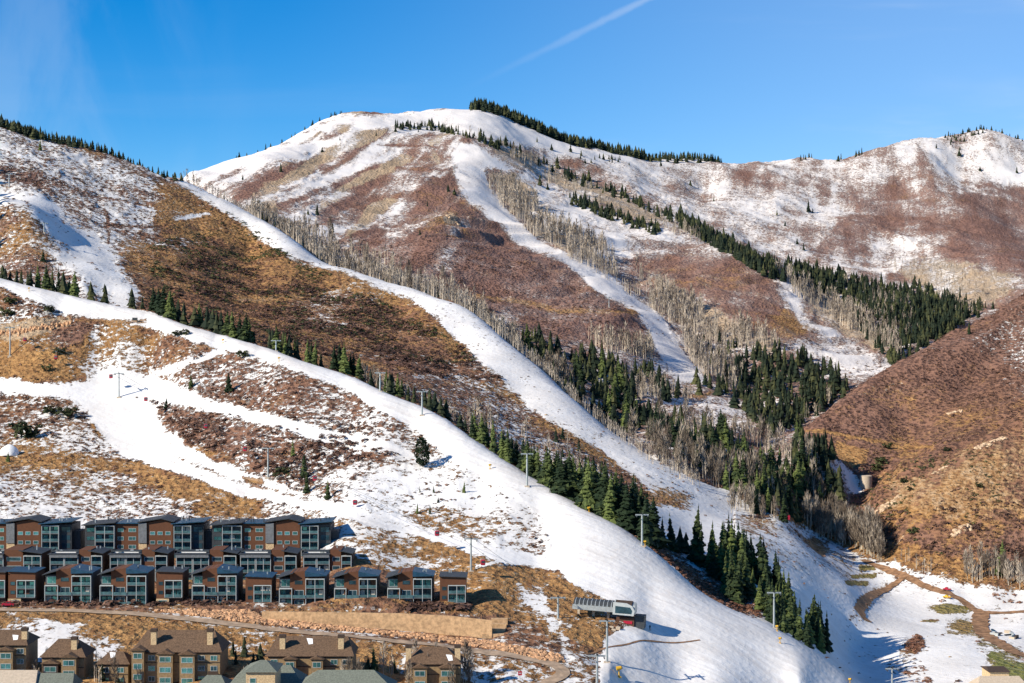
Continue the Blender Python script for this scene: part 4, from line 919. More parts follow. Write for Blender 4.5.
def middle_block(u0, u1, Y, vb, label, flip=False):
    x0 = X(u0, Y); W = X(u1, Y) - x0; zb = Z(vb, Y); r = empty('condo_block', (x0, Y, zb)); tag(r, label, 'apartment block', 'apartment blocks of the middle condo row')
    a = W * .56; H = 9.3
    MB().box(0, a, 0, 12, -2, H).build('wall', M_CHAR, r)
    MB().box(a + .02, W * .78, -.8, 12, -2, H + 1.6).build('brown_wall', M_WOOD, r)
    MB().box(W * .78 + .01, W, 0, 12, -2, H + .1).build('side_wall', M_WOOD2, r)
    MB().slab(-.3, H, a, H, -2.2, 12, .25).build('deck_roof', M_CHAR, r)
    MB().slab(W * .74, H + 1.3, W + .5, H + .3, -2.2, 12.4, .22).build('roof', M_CHAR, r)
    MB().box(.3, a - .3, -2.1, -1.95, H - 1.0, H + .0).build('parapet', M_GREYP, r)
    deck_top(r, .3, a - .4, H + .25, 7)
    balcony_bay(r, .3, a * .5, -.1, 3, y=-1.5); balcony_bay(r, a * .5 + .2, a - .2, -.1, 3, y=-1.5); balcony_bay(r, W * .79, W - .1, -.1, 3, y=-1.5)
    for zz in (.8, 3.8, 6.9): window(r, a + .8, W * .76, zz, zz + 1.5, -.8, M_GLASSD, M_WHITE)
    vents(r, W * .6, W - 1, H + 1.2, 2)
def front_large(u0, u1, Y, vb, label):
    x0 = X(u0, Y); W = X(u1, Y) - x0; zb = Z(vb, Y); r = empty('townhouse', (x0, Y, zb)); tag(r, label, 'townhouse', 'large townhouses of the front condo row')
    H = 10.2; a, b = W * .30, W * .56
    MB().box(.1, a, .2, 11, -3, H - .5).build('side_wall', M_CHAR, r)
    MB().prism([(a - 1.0, 2.4), (a, 2.4), (a, -3), (b, -3), (b, 5.6), (W * .62, 5.6), (W * .62, 8.8), (b, 8.8), (b, H + 1.9), (a - 1.0, H + 1.2)], -.5, 11).build('brown_wall', M_WOOD, r)
    MB().box(b + .02, W - .3, .2, 11, -3, H).build('wall', M_WOOD2, r)
    MB().box(W - .3, W, -.3, 11.2, -3, H + .2).build('end_wall', M_CHAR, r)
    MB().slab(-.5, H - .4, a + .2, H + 1.2, -2.2, 11.4, .22).build('roof', M_CHAR, r)
    MB().prism([(b + .05, H + .1), (W + .4, H + .3), (W + .4, H + .55), (b + .05, H + 1.9)], -1.7, 11.4).build('roof', M_ROOFB, r)
    balcony_bay(r, .2, a - .2, 0, 2, y=-1.5, fh=3.2); balcony_bay(r, b + .2, W - .35, 0, 3, y=-1.6, fh=3.2)
    window(r, .6, a - .3, 6.8, 9.2, .2, M_GLASS, M_WHITE, 1)
    for zz in (.4, 3.6): window(r, a + .5, b - .5, zz, zz + 2.1, -.5, M_GLASSD, M_WHITE, 1)
    window(r, a + .6, b - .9, 7.6, 8.9, -.5, M_GLASSD, M_CHAR)
    bal = MB().box(a, b + .2, -1.8, -.52, 3.05, 3.25).build('balcony', M_GREYP, r); MB().box(a + .02, b + .18, -1.78, -1.72, 3.25, 4.2).build('railing', M_RAIL, bal)
    bal = MB().box(a, b + .2, -1.8, -.52, -.25, -.05).build('balcony', M_GREYP, r); MB().box(a + .02, b + .18, -1.78, -1.72, -.05, .9).build('railing', M_RAIL, bal)
    MB().box(0, W, -2.4, -1.9, -1.6, -.35).build('terrace_edge', M_TRIM, r)
    vents(r, b + 1, W - 1, H + 1.0, 3)
def front_small(u0, u1, Y, vb, label):
    x0 = X(u0, Y); W = X(u1, Y) - x0; zb = Z(vb, Y); r = empty('townhouse', (x0, Y, zb)); tag(r, label, 'townhouse', 'narrow townhouses of the front condo row')
    H = 10.0; a = W * .30
    MB().prism([(0, -3), (a, -3), (a, 8.2), (W, 8.2), (W, H + .6), (0, H + .9)], -.9, 11).build('brown_wall', M_WOOD, r)
    MB().box(a + .02, W - .05, .0, 11, -3, 8.18).build('wall', M_WOOD2, r)
    MB().slab(-.3, H + .95, W + .4, H + .65, -1.6, 11.4, .22).build('roof', M_ROOFB if random.random() < .5 else M_CHAR, r)
    MB().box(-.02, a + 1.6, -1.3, -.91, -1, 1.9).build('stone_base', M_TAN, r); window(r, .8, a + .9, .2, 1.5, -1.3, M_GLASS, M_WHITE)
    balcony_bay(r, a + .1, W - .1, 2.3, 2, y=-1.2, fh=2.9)
    window(r, .7, a - .4, 3.4, 4.6, -.9, M_GLASSD); window(r, .7, a - .4, 6.4, 7.6, -.9, M_GLASSD)
    MB().box(-.4, W + .3, -2.7, -2.4, -1.6, -.1).build('fence', M_TRIM, r); vents(r, 1, W - 1, H + 1, 2)
for u0, lb in ((-47, 'four storey brown condo block cut by the left edge, top row'), (85, 'four storey condo block in the middle of the top row'), (212, 'four storey condo block at the right end of the top row, shading the grass')):
    upper_block(u0, 668, 557.5, lb)
for i, (a, b) in enumerate([(-42, 42), (50, 103), (110, 168), (176, 237), (240, 297), (303, 352)]):
    middle_block(a, b, 634, 580.5, 'brown condo block with roof deck, %s in the middle row' % ['cut by the left edge', 'second from the left', 'third from the left', 'third from the right', 'second from the right', 'rightmost'][i])
front_small(-14, 6, 600, 604, 'narrow townhouse cut by the left edge in the front row')
for i, (a, b) in enumerate([(45, 93), (100, 148), (192, 238), (279, 326), (334, 378), (387, 433)]):
    front_large(a, b, 600, 604 if i < 3 else 607, 'wide blue roofed townhouse, %s of six in the front row' % ['leftmost', 'second from the left', 'third from the left', 'third from the right', 'second from the right', 'rightmost'][i])
for i, (a, b) in enumerate([(9, 36), (157, 183), (246, 272), (440, 466)]):
    front_small(a, b, 600, 604 if i < 2 else 609, ['narrow brown townhouse at the far left of the front row', 'narrow brown townhouse between the second and third wide ones of the front row', 'narrow brown townhouse above the left end of the retaining wall', 'narrow brown townhouse at the right end of the front row'][i])

# --- older houses at the bottom
def roof_gable(mb, x0, x1, y0, y1, z, h, hip=0.0, ov=.7):
    x0 -= ov; x1 += ov; y0 -= ov; y1 += ov; ym = (y0 + y1) / 2; n = len(mb.V)
    mb.V += [(x0,y0,z),(x1,y0,z),(x1,y1,z),(x0,y1,z),(x0+hip,ym,z+h),(x1-hip,ym,z+h)]
    mb.F += [[n,n+1,n+5,n+4],[n+1,n+2,n+5],[n+2,n+3,n+4,n+5],[n+3,n,n+4],[n+3,n+2,n+1,n]]; return mb
def gable_front(mb, x0, x1, y0, y1, z, h, ov=.5):
    x0 -= ov; x1 += ov; y0 -= ov; xm = (x0 + x1) / 2; return mb.prism([(x0, z), (x1, z), (xm, z + h)], y0, y1)
def lodge(u0, u1, Y, v_eave, v_ridge, label, chims=(), wings=(), hip=3.0, dep=13, floors=3, roofm=M_BROWNR):
    x0 = X(u0, Y); W = X(u1, Y) - x0; ze = Z(v_eave, Y); gz = zat(x0 + W / 2, Y) - 1.0; H = ze - gz; r = empty('lodge_house', (x0, Y, gz)); tag(r, label, 'house', 'brown roofed lodges along the bottom')
    rh = Z(v_ridge, Y) - ze
    MB().box(0, W, 0, dep, -4, H).build('wall', M_BEIGE, r)
    MB().box(-.03, W + .03, -.12, .1, H - 3.1, H - 2.9).box(-.03, W + .03, -.12, .1, H - .5, H - .01).build('trim', M_TRIM, r)
    rm = roof_gable(MB(), 0, W, 0, dep, H, rh, hip); rf = rm.build('roof', roofm, r)
    for c in chims:
        cx = c * W; MB().box(cx - .8, cx + .8, 2.0, 3.6, H - 1, H + rh + .3).build('chimney', M_TAN, rf); MB().box(cx - .95, cx + .95, 1.85, 3.75, H + rh + .3, H + rh + 1.1).build('chimney_cap', M_TRIM, rf)
    for (a, b, dh, mt) in wings:
        MB().box(a * W, b * W, -2.0, -.02, -4, H + dh).build('wing', mt, r); m = gable_front(MB(), a * W, b * W, -2.0, dep / 2, H + dh, (b - a) * W * .28); m.build('gable_roof', roofm, r)
        for zz in np.arange(H + dh - 2.4, .5, -3.0): window(r, a * W + .5, b * W - .5, zz, zz + 1.6, -2.0, M_GLASS, M_WHITE, 1)
    n = max(2, int(W / 3.2))
    for k in range(n):
        xx = (k + .5) * W / n
        if any(a * W - 1.1 < xx < b * W + 1.1 for a, b, _, _ in wings): continue
        for q, zz in enumerate(np.arange(H - 2.5, .3, -3.0)):
            window(r, xx - 1.0, xx + 1.0, zz, zz + 1.5, 0, M_GLASSD if random.random() < .6 else M_GLASS, M_WHITE, 1)
            if k % 2 == 0 and q:
                bb = MB().box(xx - 1.5, xx + 1.5, -1.4, -.13, zz - .9, zz - .7).build('balcony', M_TRIM, r); MB().box(xx - 1.48, xx + 1.48, -1.38, -1.3, zz - .7, zz + .2).build('railing', M_TRIM, bb)
    for _ in range(random.choice([0, 1, 2])):
        xx = random.uniform(.15, .85) * W; y_ = random.uniform(.5, dep * .3); zz = H + rh * (y_ + .7) / (dep / 2 + .7)
        k_ = rh / (dep / 2 + .7); q = mesh_from('snow_patch', [(xx, y_, zz + .06), (xx + 1.2, y_ + .2, zz + .2 * k_ + .06), (xx + .9, y_ + 2.2, zz + 2.2 * k_ + .06), (xx - .9, y_ + 2.4, zz + 2.4 * k_ + .06)], [[0, 1, 2, 3]], M_SNOW, rf)
    return r
lodge(-20, 26, 520, 645, 633, 'brown roofed lodge with a chimney, cut by the left edge at the bottom', (.92,), ((.45, .75, -1.2, M_BEIGE),), 3)
lodge(42, 84, 520, 657, 642, 'smaller dark brown lodge with stepped hip roofs, second from the left at the bottom', (.72,), ((.05, .42, -1.6, M_TRIM), (.5, .85, .2, M_BEIGE)), 4, 12)
lodge(98, 128, 520, 664, 654, 'low brown roofed annex between the two lodges at bottom left', (), (), 3, 9)
lodge(133, 220, 520, 652, 634, 'largest beige lodge with long brown roof, two chimneys and snow streaks', (.22, .87), ((.0, .14, .8, M_BEIGE), (.30, .47, -.2, M_BEIGE), (.55, .72, -.4, M_BEIGE)), 3.5, 15)
lodge(268, 352, 520, 656, 640, 'beige lodge with flat topped brown roof above the green roofs', (.16, .86), ((.2, .34, -.6, M_BEIGE), (.52, .66, -.6, M_BEIGE)), 2.5, 14)
lodge(407, 460, 522, 664, 650, 'brown hip roofed house with two stone chimneys near the curve of the road', (.02, .95), ((.12, .38, -.8, M_BEIGE), (.62, .92, -.8, M_BEIGE)), 5, 12)
def low_roof(u0, u1, Y, v0, v1, label, mat, hip=5):
    x0 = X(u0, Y); W = X(u1, Y) - x0; ze = Z(v1, Y); r = empty('green_roofed_building', (x0, Y, ze)); tag(r, label, 'building', 'low roofed buildings on the bottom edge')
    MB().box(0, W, 0, 12, -8, 0).build('wall', M_TAN, r); roof_gable(MB(), 0, W, 0, 12, 0.02, Z(v0, Y) - ze, hip).build('roof', mat, r)
    for k in range(int(W / 4)): window(r, k * 4 + 1, k * 4 + 2.6, -3, -1.6, 0, M_GLASS, M_WHITE)
low_roof(232, 300, 490, 669, 684, 'grey green hip roof at the bottom edge below the beige lodge', M_GREENR, 4)
low_roof(296, 392, 482, 674, 690, 'longer grey green roof right of the hip roof on the bottom edge', M_GREENR, 6)
low_roof(195, 226, 500, 679, 690, 'small pale green roof tip at the bottom left of the hip roof', M_GREENR, 3)
low_roof(246, 275, 478, 664, 672, 'little green pyramid roofed turret on the bottom roofs', M_GREENR, 3.8)
low_roof(-10, 33, 495, 674, 688, 'flat pale roof in the bottom left corner', M_CONC, 1)
low_roof(33, 70, 495, 677, 690, 'grey green flat roof beside the pale one in the bottom left', M_GREENR, 1)
low_roof(990, 1009, 700, 669, 672, 'small dark roofed hut on the golf course at bottom right', M_TRIM, 1)
low_roof(978, 1030, 655, 679, 690, 'pale tan roof peeking in at the bottom right corner', M_CONC, 3)

# --- sheets draped on the ground
def drape(name, pts, w, mat, off=.16, dom=None, n=5, worlds=None, kind='structure'):
    W = worlds or [cast(u, v, dom) for u, v in pts]; W = [p for p in W if p is not None]
    D = []
    for i in range(len(W) - 1):
        k = max(2, int((W[i + 1] - W[i]).length / 2.0))
        for q in range(k):
            t = q / k; p0 = W[max(i - 1, 0)]; p1 = W[i]; p2 = W[i + 1]; p3 = W[min(i + 2, len(W) - 1)]
            D.append(.5 * ((2 * p1) + (p2 - p0) * t + (2 * p0 - 5 * p1 + 4 * p2 - p3) * t * t + (3 * p1 - p0 - 3 * p2 + p3) * t ** 3))
    D.append(W[-1]); V = []; Fc = []
    for i, p in enumerate(D):
        d = D[min(i + 1, len(D) - 1)] - D[max(i - 1, 0)]; s = Vector((-d.y, d.x, 0)).normalized()
        ww = w * (1 + .5 * random.random() * abs(math.sin(i * .7)) - .12) if mat is M_DIRT else w
        for j in range(n):
            q = p + s * (j / (n - 1) - .5) * ww; V.append((q.x, q.y, zat(q.x, q.y) + off))
        if i:
            for j in range(n - 1): a = (i - 1) * n + j; Fc.append([a, a + 1, a + n + 1, a + n])
    o = mesh_from(name, V, Fc, mat); o['kind'] = kind; return o, D
drape('road', [(-120,609),(0,610),(60,611),(127,614),(200,621),(260,628),(367,638),(440,646),(500,654),(540,661),(558,667),(563,674),(550,682),(530,690)], 4.4, M_ROAD, .3)
drape('dirt_road', [(862,560),(868,563),(883,569),(906,577),(942,592),(962,601),(980,612),(1005,613),(1040,614),(1100,616)], 5, M_DIRT, .25, (1, 2))
drape('dirt_road', [(904,577),(890,587),(876,594),(864,603),(860,612),(868,622)], 4.2, M_DIRT, .34, 1)
drape('dirt_road', [(982,612),(980,622),(984,634),(1000,644),(1024,656),(1080,668)], 7.5, M_DIRT, .40, 1)
drape('footpath', [(540,640),(580,652),(600,650),(625,645),(660,642),(700,640)], .7, M_DIRT, .12, 0)
# --- retaining wall, its steps and the boulders below
def long_wall(name, pts, label, mat):
    r = empty(name, (pts[0][0], pts[0][1], pts[0][2])); V = []; Fc = []
    o = Vector(pts[0][:3])
    for i, (x, y, zb, zt) in enumerate(pts):
        V += [(x - o.x, y - o.y, zb - o.z - 2), (x - o.x, y - o.y, zt - o.z), (x - o.x, y - o.y + .8, zt - o.z), (x - o.x, y - o.y + .8, zb - o.z - 2)]
        if i: a = 4 * (i - 1); Fc += [[a, a + 4, a + 5, a + 1], [a + 1, a + 5, a + 6, a + 2], [a + 2, a + 6, a + 7, a + 3]]
    Fc += [[0, 1, 2, 3], [len(V) - 1, len(V) - 2, len(V) - 3, len(V) - 4]]
    mesh_from('wall_face', V, Fc, mat, r); tag(r, label, 'retaining wall'); return r
pts = []
for u, vt, vb, Y in [(262,611.5,619,583),(300,612,623,581.5),(340,612.5,626,580.5),(400,613.5,630,578.5),(450,616,634,576.5),(492,620.5,638.5,573.8)]:
    pts.append((X(u, Y), Y, Z(vb, Y), Z(vt, Y)))
long_wall('retaining_wall', pts, 'long tan block retaining wall under the right half of the front condo row', M_WALL)
for k in range(4):
    Y = 574 + k * 3.2; a, b = X(482 + k * 3, Y), X(504 + k * 1.2, Y); zt = Z(634 - k * 5, Y)
    o = MB().box(0, b - a, 0, 2.6, -3, 0).build('terrace_wall', M_WALL); o.location = (a, Y, zt)
    tag(o, '%s of four stepped tan terraces at the right end of the retaining wall' % ['lowest', 'second lowest', 'second highest', 'highest'][k], 'terrace wall', 'stepped terrace walls')
def rock_tris(seed):
    r = np.random.default_rng(seed); ico = bmesh.new(); bmesh.ops.create_icosphere(ico, subdivisions=1, radius=1); T = []
    off = {v.index: 0.65 + .6 * r.random() for v in ico.verts}
    for f in ico.faces: T.append([[c * off[v.index] * m for c, m in zip(v.co, (1, .8, .7))] for v in f.verts])
    ico.free(); return np.array(T)
RK = [rock_tris(s) for s in range(6)]
def boulder_field(name, poly, n, r0, r1, mat, label, dom=0):
    out_ = []; tn = []; us = [p[0] for p in poly]; vs = [p[1] for p in poly]; k = 0
    while k < n:
        u = random.uniform(min(us), max(us)); v = random.uniform(min(vs), max(vs))
        if not inpoly(np.array([u]), np.array([v]), poly)[0]: continue
        k += 1; p = cast(u, v, dom)
        if p is None: continue
        s = random.uniform(r0, r1); a = random.random() * 6.28; T = random.choice(RK) * s; Q = T.copy()
        Q[..., 0] = T[..., 0] * math.cos(a) - T[..., 1] * math.sin(a) + p.x; Q[..., 1] = T[..., 0] * math.sin(a) + T[..., 1] * math.cos(a) + p.y; Q[..., 2] += p.z + s * .3
        out_.append(Q); tn.append(np.full(len(Q), 0.))
    o = link(name, tri_mesh(name, np.concatenate(out_), np.concatenate(tn)), None, mat); tag(o, label, 'boulders', kind='stuff')
boulder_field('riprap', [(155,611),(250,611),(262,618),(300,623),(400,633),(492,642),(560,655),(566,662),(545,661),(500,650),(440,642),(367,633),(260,624)], 3200, .3, .95, M_ROCK, 'orange boulders heaped between the retaining wall and the road')
def outcrop(u, v, w, h, dom, label, mat=None, n=26):
    p = cast(u, v, dom)
    if p is None: return
    T = []; s = w * p.y / F
    for k in range(n):
        a = random.uniform(-.5, .5); q = random.choice(RK) * s * random.uniform(.06, .16); x = p.x + a * s; y = p.y + random.uniform(-.3, .3) * s * .6
        Q = q.copy(); Q[..., 0] += x; Q[..., 1] += y; Q[..., 2] = Q[..., 2] * h + zat(x, y); T.append(Q)
    m = tri_mesh('rock_outcrop', np.concatenate(T)); o = link('rock_outcrop', m, None, mat or M_ROCKT); tag(o, label, 'rocks', 'rock outcrops on the hillsides')
for args in [(453,220,14,1.2,3,'pale rock outcrop in the brown face below the summit'),(881,510,22,.9,2,'long pale outcrop low on the right hill, left of the others'),(893,503,16,.9,2,'pale ledge just above the long outcrop on the right hill'),
    (962,530,22,1,2,'jagged pale rocks halfway along the foot of the right hill'),(985,446,18,.8,2,'pale rocks near the top of the front right spur'),(998,440,16,.8,2,'pale rock steps by the right edge below the spur crest'),(955,412,14,.9,2,'small tan rocks in the saddle of the right hill'),
    (900,545,8,1,2,'small rock knob at the hill foot above the dirt road'),(940,470,16,.6,2,'scattered flat rocks in the grass of the right hill')]: outcrop(*args)
for k, (u, v) in enumerate([(4,331),(14,329),(25,328),(36,326),(47,324),(58,322),(66,320)]):
    outcrop(u, v + 4, 13, 2.6, 0, 'tan cut bank rock below the upper ski run, %s counting from the left' % ['first', 'second', 'third', 'fourth', 'fifth', 'sixth', 'seventh'][k], M_ROCK, 24)
# --- lift pylons, cables and cabins
def pylon(u, v, hpx, label, arms=1, dom=None, kind='lift'):
    p = cast(u, v, dom)
    if p is None: print('pylon', u, v); return None
    h = hpx * p.y / F; r = empty('lift_tower', (p.x, p.y, p.z - .3)); tag(r, label, 'lift tower', 'lift towers')
    MB().tube((0, 0, -.5), (0, 0, h), .42, .30, 10).build('pole', M_STEEL, r); MB().box(-1, 1, -1, 1, -1.2, .5).build('footing', M_CONC, r)
    w = 2.5; MB().box(-w, w, -.25, .25, h - .2, h + .25).build('crossarm', M_STEEL, r)
    for s in (-1, 1):
        sh = MB().box(-.14, .14, -2.4, 2.4, -.15, .15).build('sheave_beam', M_DKSTEEL, r); sh.location = (s * (w - .4), 0, h - .45)
        MB().box(-.2, .2, -1.2, 1.2, h + .26, h + .42).box(s * .1, s * .2, -1.2, -1.1, h + .4, h + 1.2).build('walkway', M_DKSTEEL, r)
    return Vector((p.x, p.y, p.z - .3 + h - .6))
gt = [pylon(10, 356, 29, 'gondola tower above the cut bank at the left edge'), pylon(119, 397, 24, 'gondola tower on the snowy fork left of the scrub', dom=0), pylon(268, 477, 30, 'pale gondola tower beside the cat track, above the condos', dom=0),
      pylon(471, 571, 33, 'tall gondola tower on the brown grass right of the condos', dom=0), pylon(558, 619, 22, 'short tower just left of the lift station', dom=0)]
pylon(607, 662, 42, 'tall slim tower in front of the lift station', dom=0); pylon(597, 686, 32, 'tower nearest the bottom edge by the road end', dom=0)
pylon(422, 415, 24, 'chairlift tower at the middle of the lower run with crossarms', dom=(0, 1)); pylon(380, 391, 19, 'thin chairlift tower behind the lower run, left of the crossarm one', dom=(0, 1)); pylon(276, 351, 11, 'small tower by the back edge of the upper left run', dom=(0, 1))
pylon(527, 486, 33, 'chairlift tower with long pole among the conifers of the lower run', dom=(0, 1)); pylon(642, 546, 32, 'chairlift tower with wide head right of the dense conifer clump', dom=(0, 1)); pylon(774, 628, 36, 'chairlift tower left of the last spruces by the shaded snow', dom=(0, 1))
pylon(892, 690, 22, 'tower rising from the bottom edge in the shaded gully', dom=1); pylon(9, 187, 14, 'tower in the blue shade at the left edge of the left hill', dom=1); pylon(44, 232, 10, 'tiny tower low in the shaded bowl of the left hill', dom=1)
pylon(609, 307, 10, 'far tower beside the middle mountain run', dom=3); pylon(640, 351, 9, 'far tower right of the lower middle mountain run', dom=3); pylon(454, 172, 6, 'tiny tower at the top of the middle mountain run', dom=3)
gt = [t for t in gt if t is not None]
def cable(pts, dx, label, sag=.018):
    m = MB(); P_ = [p + Vector((dx, 0, 0)) for p in pts]; allp = []
    for a, b in zip(P_[:-1], P_[1:]):
        L = (b - a).length; n = 14
        for i in range(n):
            t = i / n; q = a.lerp(b, t); q.z -= 4 * sag * L * t * (1 - t) * .5; allp.append(q)
    allp.append(P_[-1])
    for a, b in zip(allp[:-1], allp[1:]): m.tube(a, b, .05, n=4)
    o = m.build('lift_cable', M_DKSTEEL); tag(o, label, 'cable'); return allp
start = gt[0] + (gt[0] - gt[1]) * .8
stn = Vector((X(575, 604), 604, Z(603, 604)))
route = [start] + gt + [stn]
cA = cable(route, 2.1, 'gondola cable along the uphill side of the towers'); cB = cable(route, -2.1, 'gondola cable along the downhill side of the towers')
def cabin(u, label, line_):
    best = min(range(len(line_) - 1), key=lambda i: abs((CX + line_[i].x / line_[i].y * F) - u)); p = line_[best].copy(); q = line_[best + 1] if best + 1 < len(line_) else line_[best - 1]
    ua = CX + p.x / p.y * F; ub = CX + q.x / q.y * F; t = max(-1, min(1, (u - ua) / (ub - ua + 1e-6))); p = p.lerp(q, t)
    gondola(p, label)
def gondola(p, label):
    r = empty('gondola_cabin', (p.x, p.y, p.z)); r.scale = (.88, .88, .88); tag(r, label, 'gondola cabin', 'red gondola cabins'); z = -2.3
    bm = bmesh.new(); bmesh.ops.create_cube(bm, size=2.0); bmesh.ops.bevel(bm, geom=bm.edges[:], offset=.35, segments=3, affect='EDGES', profile=.5)
    for v in bm.verts: v.co.z *= 1.1; v.co.x *= (1.0 - .10 * abs(v.co.z))
    me = bpy.data.meshes.new('cabin_body'); bm.to_mesh(me); bm.free(); me.materials.append(M_RED); o = link('cabin_body', me, r); o.location = (0, 0, z - 1.1)
    for y in (-1.0, 1.0): MB().box(-.62, -.05, y - .03, y + .03, z - 1.3, z - .35).box(.05, .62, y - .03, y + .03, z - 1.3, z - .35).build('window', M_GLASSD, r)
    for x in (-.97, .97): MB().box(x - .03, x + .03, -.6, .6, z - 1.3, z - .4).build('window', M_GLASSD, r)
    MB().tube((0, 0, 0.05), (0, 0, z + .1), .06).box(-.4, .4, -.07, .07, -.08, .12).build('hanger', M_STEEL, r)
for u, lb, l_ in [(25,'red cabin nearest the left edge of the photo',cA),(56,'red cabin second from the left edge, over dark brush',cB),(111,'red cabin just left of the crossarm tower on the snow fork',cA),(146,'red cabin just right of the tower on the snow fork',cB),
    (206,'red cabin over the scrub, left of the pair before the pale tower',cA),(245,'red cabin over the scrub, right of the pair before the pale tower',cB),(315,'red cabin beside the thin conifers of the shaded hollow',cA),
    (355,'red cabin over the snow right of the shaded hollow',cB),(437,'red cabin left of the tall tower on brown grass',cA),(483,'red cabin right of the tall tower on brown grass',cB)]: cabin(u, lb, l_)
gondola(Vector((X(571, 603), 603, Z(607, 603))), 'red cabin entering the lift station on its left'); gondola(Vector((X(602, 568), 568, Z(663, 568))), 'red cabin low at the bottom beside the slim tower')
# --- lift station
Ys = 602; r = empty('lift_station', (X(574, Ys), Ys, Z(619, Ys))); tag(r, 'lift station with a long dark ribbed canopy roof and glazed rounded end', 'lift station'); r.rotation_euler = (0, math.radians(3), math.radians(-12))
L_ = 18.5; m = MB()
arc = [(-3.2, 4.9), (-3.0, 5.9), (-2.0, 6.8), (0, 7.3), (2.0, 6.8), (3.0, 5.9), (3.2, 4.9)]
def hull_x(mb, x0, x1, prof):
    n = len(mb.V); k = len(prof); mb.V += [(x0, y, z) for y, z in prof] + [(x1, y, z) for y, z in prof]
    mb.F.append([n + i for i in reversed(range(k))]); mb.F.append([n + k + i for i in range(k)])
    for i in range(k): j = (i + 1) % k; mb.F.append([n + i, n + j, n + k + j, n + k + i])
    return mb
hull_x(MB(), 0, L_ - 5, arc).build('canopy', M_CHAR, r)
for k in range(10): hull_x(MB(), .5 + k * 1.35, .75 + k * 1.35, [(y * 1.02, 4.95 + (z - 4.9) * 1.02) for y, z in arc]).build('canopy_rib', M_STEEL, r)
MB().box(-.2, L_ - 4.6, -3.5, -3.22, 3.9, 5.5).box(-.2, L_ - 4.6, 3.22, 3.5, 3.9, 5.5).build('canopy_edge', M_STEEL, r)
big = [(y * 1.15, 3.2 + (z - 4.9) * 1.6 + .6) for y, z in arc]
hull_x(MB(), L_ - 4.55, L_ + 1, big).build('end_hood', M_TRIM, r)
MB().prism([(L_ - 5, 3.3), (L_ + 2.0, 3.3), (L_ + 2.3, 5.0), (L_ + 1.4, 6.5), (L_ - .4, 7.3), (L_ - 5, 7.4)], -4.15, -3.75).build('hood_face', M_WHITE, r)
hull_x(MB(), L_ + 1.01, L_ + 2.1, [(y * .9, z * .95) for y, z in big]).build('nose', M_STEEL, r)
MB().prism([(L_ - 4.2, 3.9), (L_ + 1.2, 3.9), (L_ + 1.4, 5.0), (L_ + .7, 6.0), (L_ - 4.2, 6.2)], -4.25, -4.16).build('window_band', M_GLASSD, r)
hull_x(MB(), L_ - 4.9, L_ - 4.56, [(y * 1.2, 3.1 + (z - 4.9) * 1.7 + .6) for y, z in arc]).build('hood_rim', M_WHITE, r)
for x in (1.5, 6.5, 11.5): MB().box(x - .4, x + .4, -.5, .5, -2.5, 4.9).build('column', M_CONC, r)
MB().box(L_ - 4, L_ + 2, -2, 2, -2.2, 2.2).build('machine_room', M_WOOD2, r); MB().box(L_ + 1.9, L_ + 5.4, -1.5, 2.5, -1, 3.2).build('operator_hut', M_CHAR, r)
MB().box(L_ - 1.5, L_ + 1.4, -2.2, -2.02, .3, 1.2).build('red_banner', M_RED, r)
for x, y in ((L_ - 4.4, -9), (L_ - 2.2, -9), (L_ - 3.3, -11)): MB().box(x - .7, x + .7, y - .5, y + .5, -9, .2 - .25 * abs(y + 9)).build('pillar', M_CONC, r)
# --- smaller things
def snow_gun(u, v, label, dom=None, s=1.0):
    p = cast(u, v, dom)
    if p is None: print('gun', u, v); return
    r = empty('snow_gun', p, random.uniform(-.5, .5)); r.scale = (s, s, s); tag(r, label, 'snow gun', 'yellow snow guns')
    MB().tube((0, 0, -.3), (0, 0, 2.4), .28, .2).build('post', M_YEL, r); MB().tube((-.9, 0, 2.9), (.8, 0, 3.2), .75, .6, 12).build('barrel', M_YEL, r)
    MB().tube((.8, 0, 3.2), (1.1, 0, 3.26), .62, .45, 12).build('nozzle_ring', M_DKSTEEL, r); MB().box(-.7, .7, -.6, .6, -.2, .25).build('base', M_YEL, r)
for a in [(29,291,'yellow snow gun at the top of the upper left run',0),(223,343,'yellow snow gun at the front edge of the run where the narrow track meets',0),(279,361,'yellow snow gun on the lower run before the row of conifers',0),(490,469,'yellow snow gun on the wide run left of the long tower',0),
          (589,512,'yellow snow gun below the dense conifer clump',0),(645,546,'yellow snow gun at the foot of the wide headed tower',(0,1)),(777,631,'yellow snow gun at the foot of the tower by the last spruces',(0,1)),(780,643,'yellow snow gun on the run just below the last tower',0),
          (850,684,'yellow snow gun at the bottom edge beside the gully',(0,1)),(619,677,'tall yellow snow gun on the flat snow near the bottom edge',0)]: snow_gun(a[0], a[1], a[2], a[3], 0.9 if a[0] == 619 else .55)
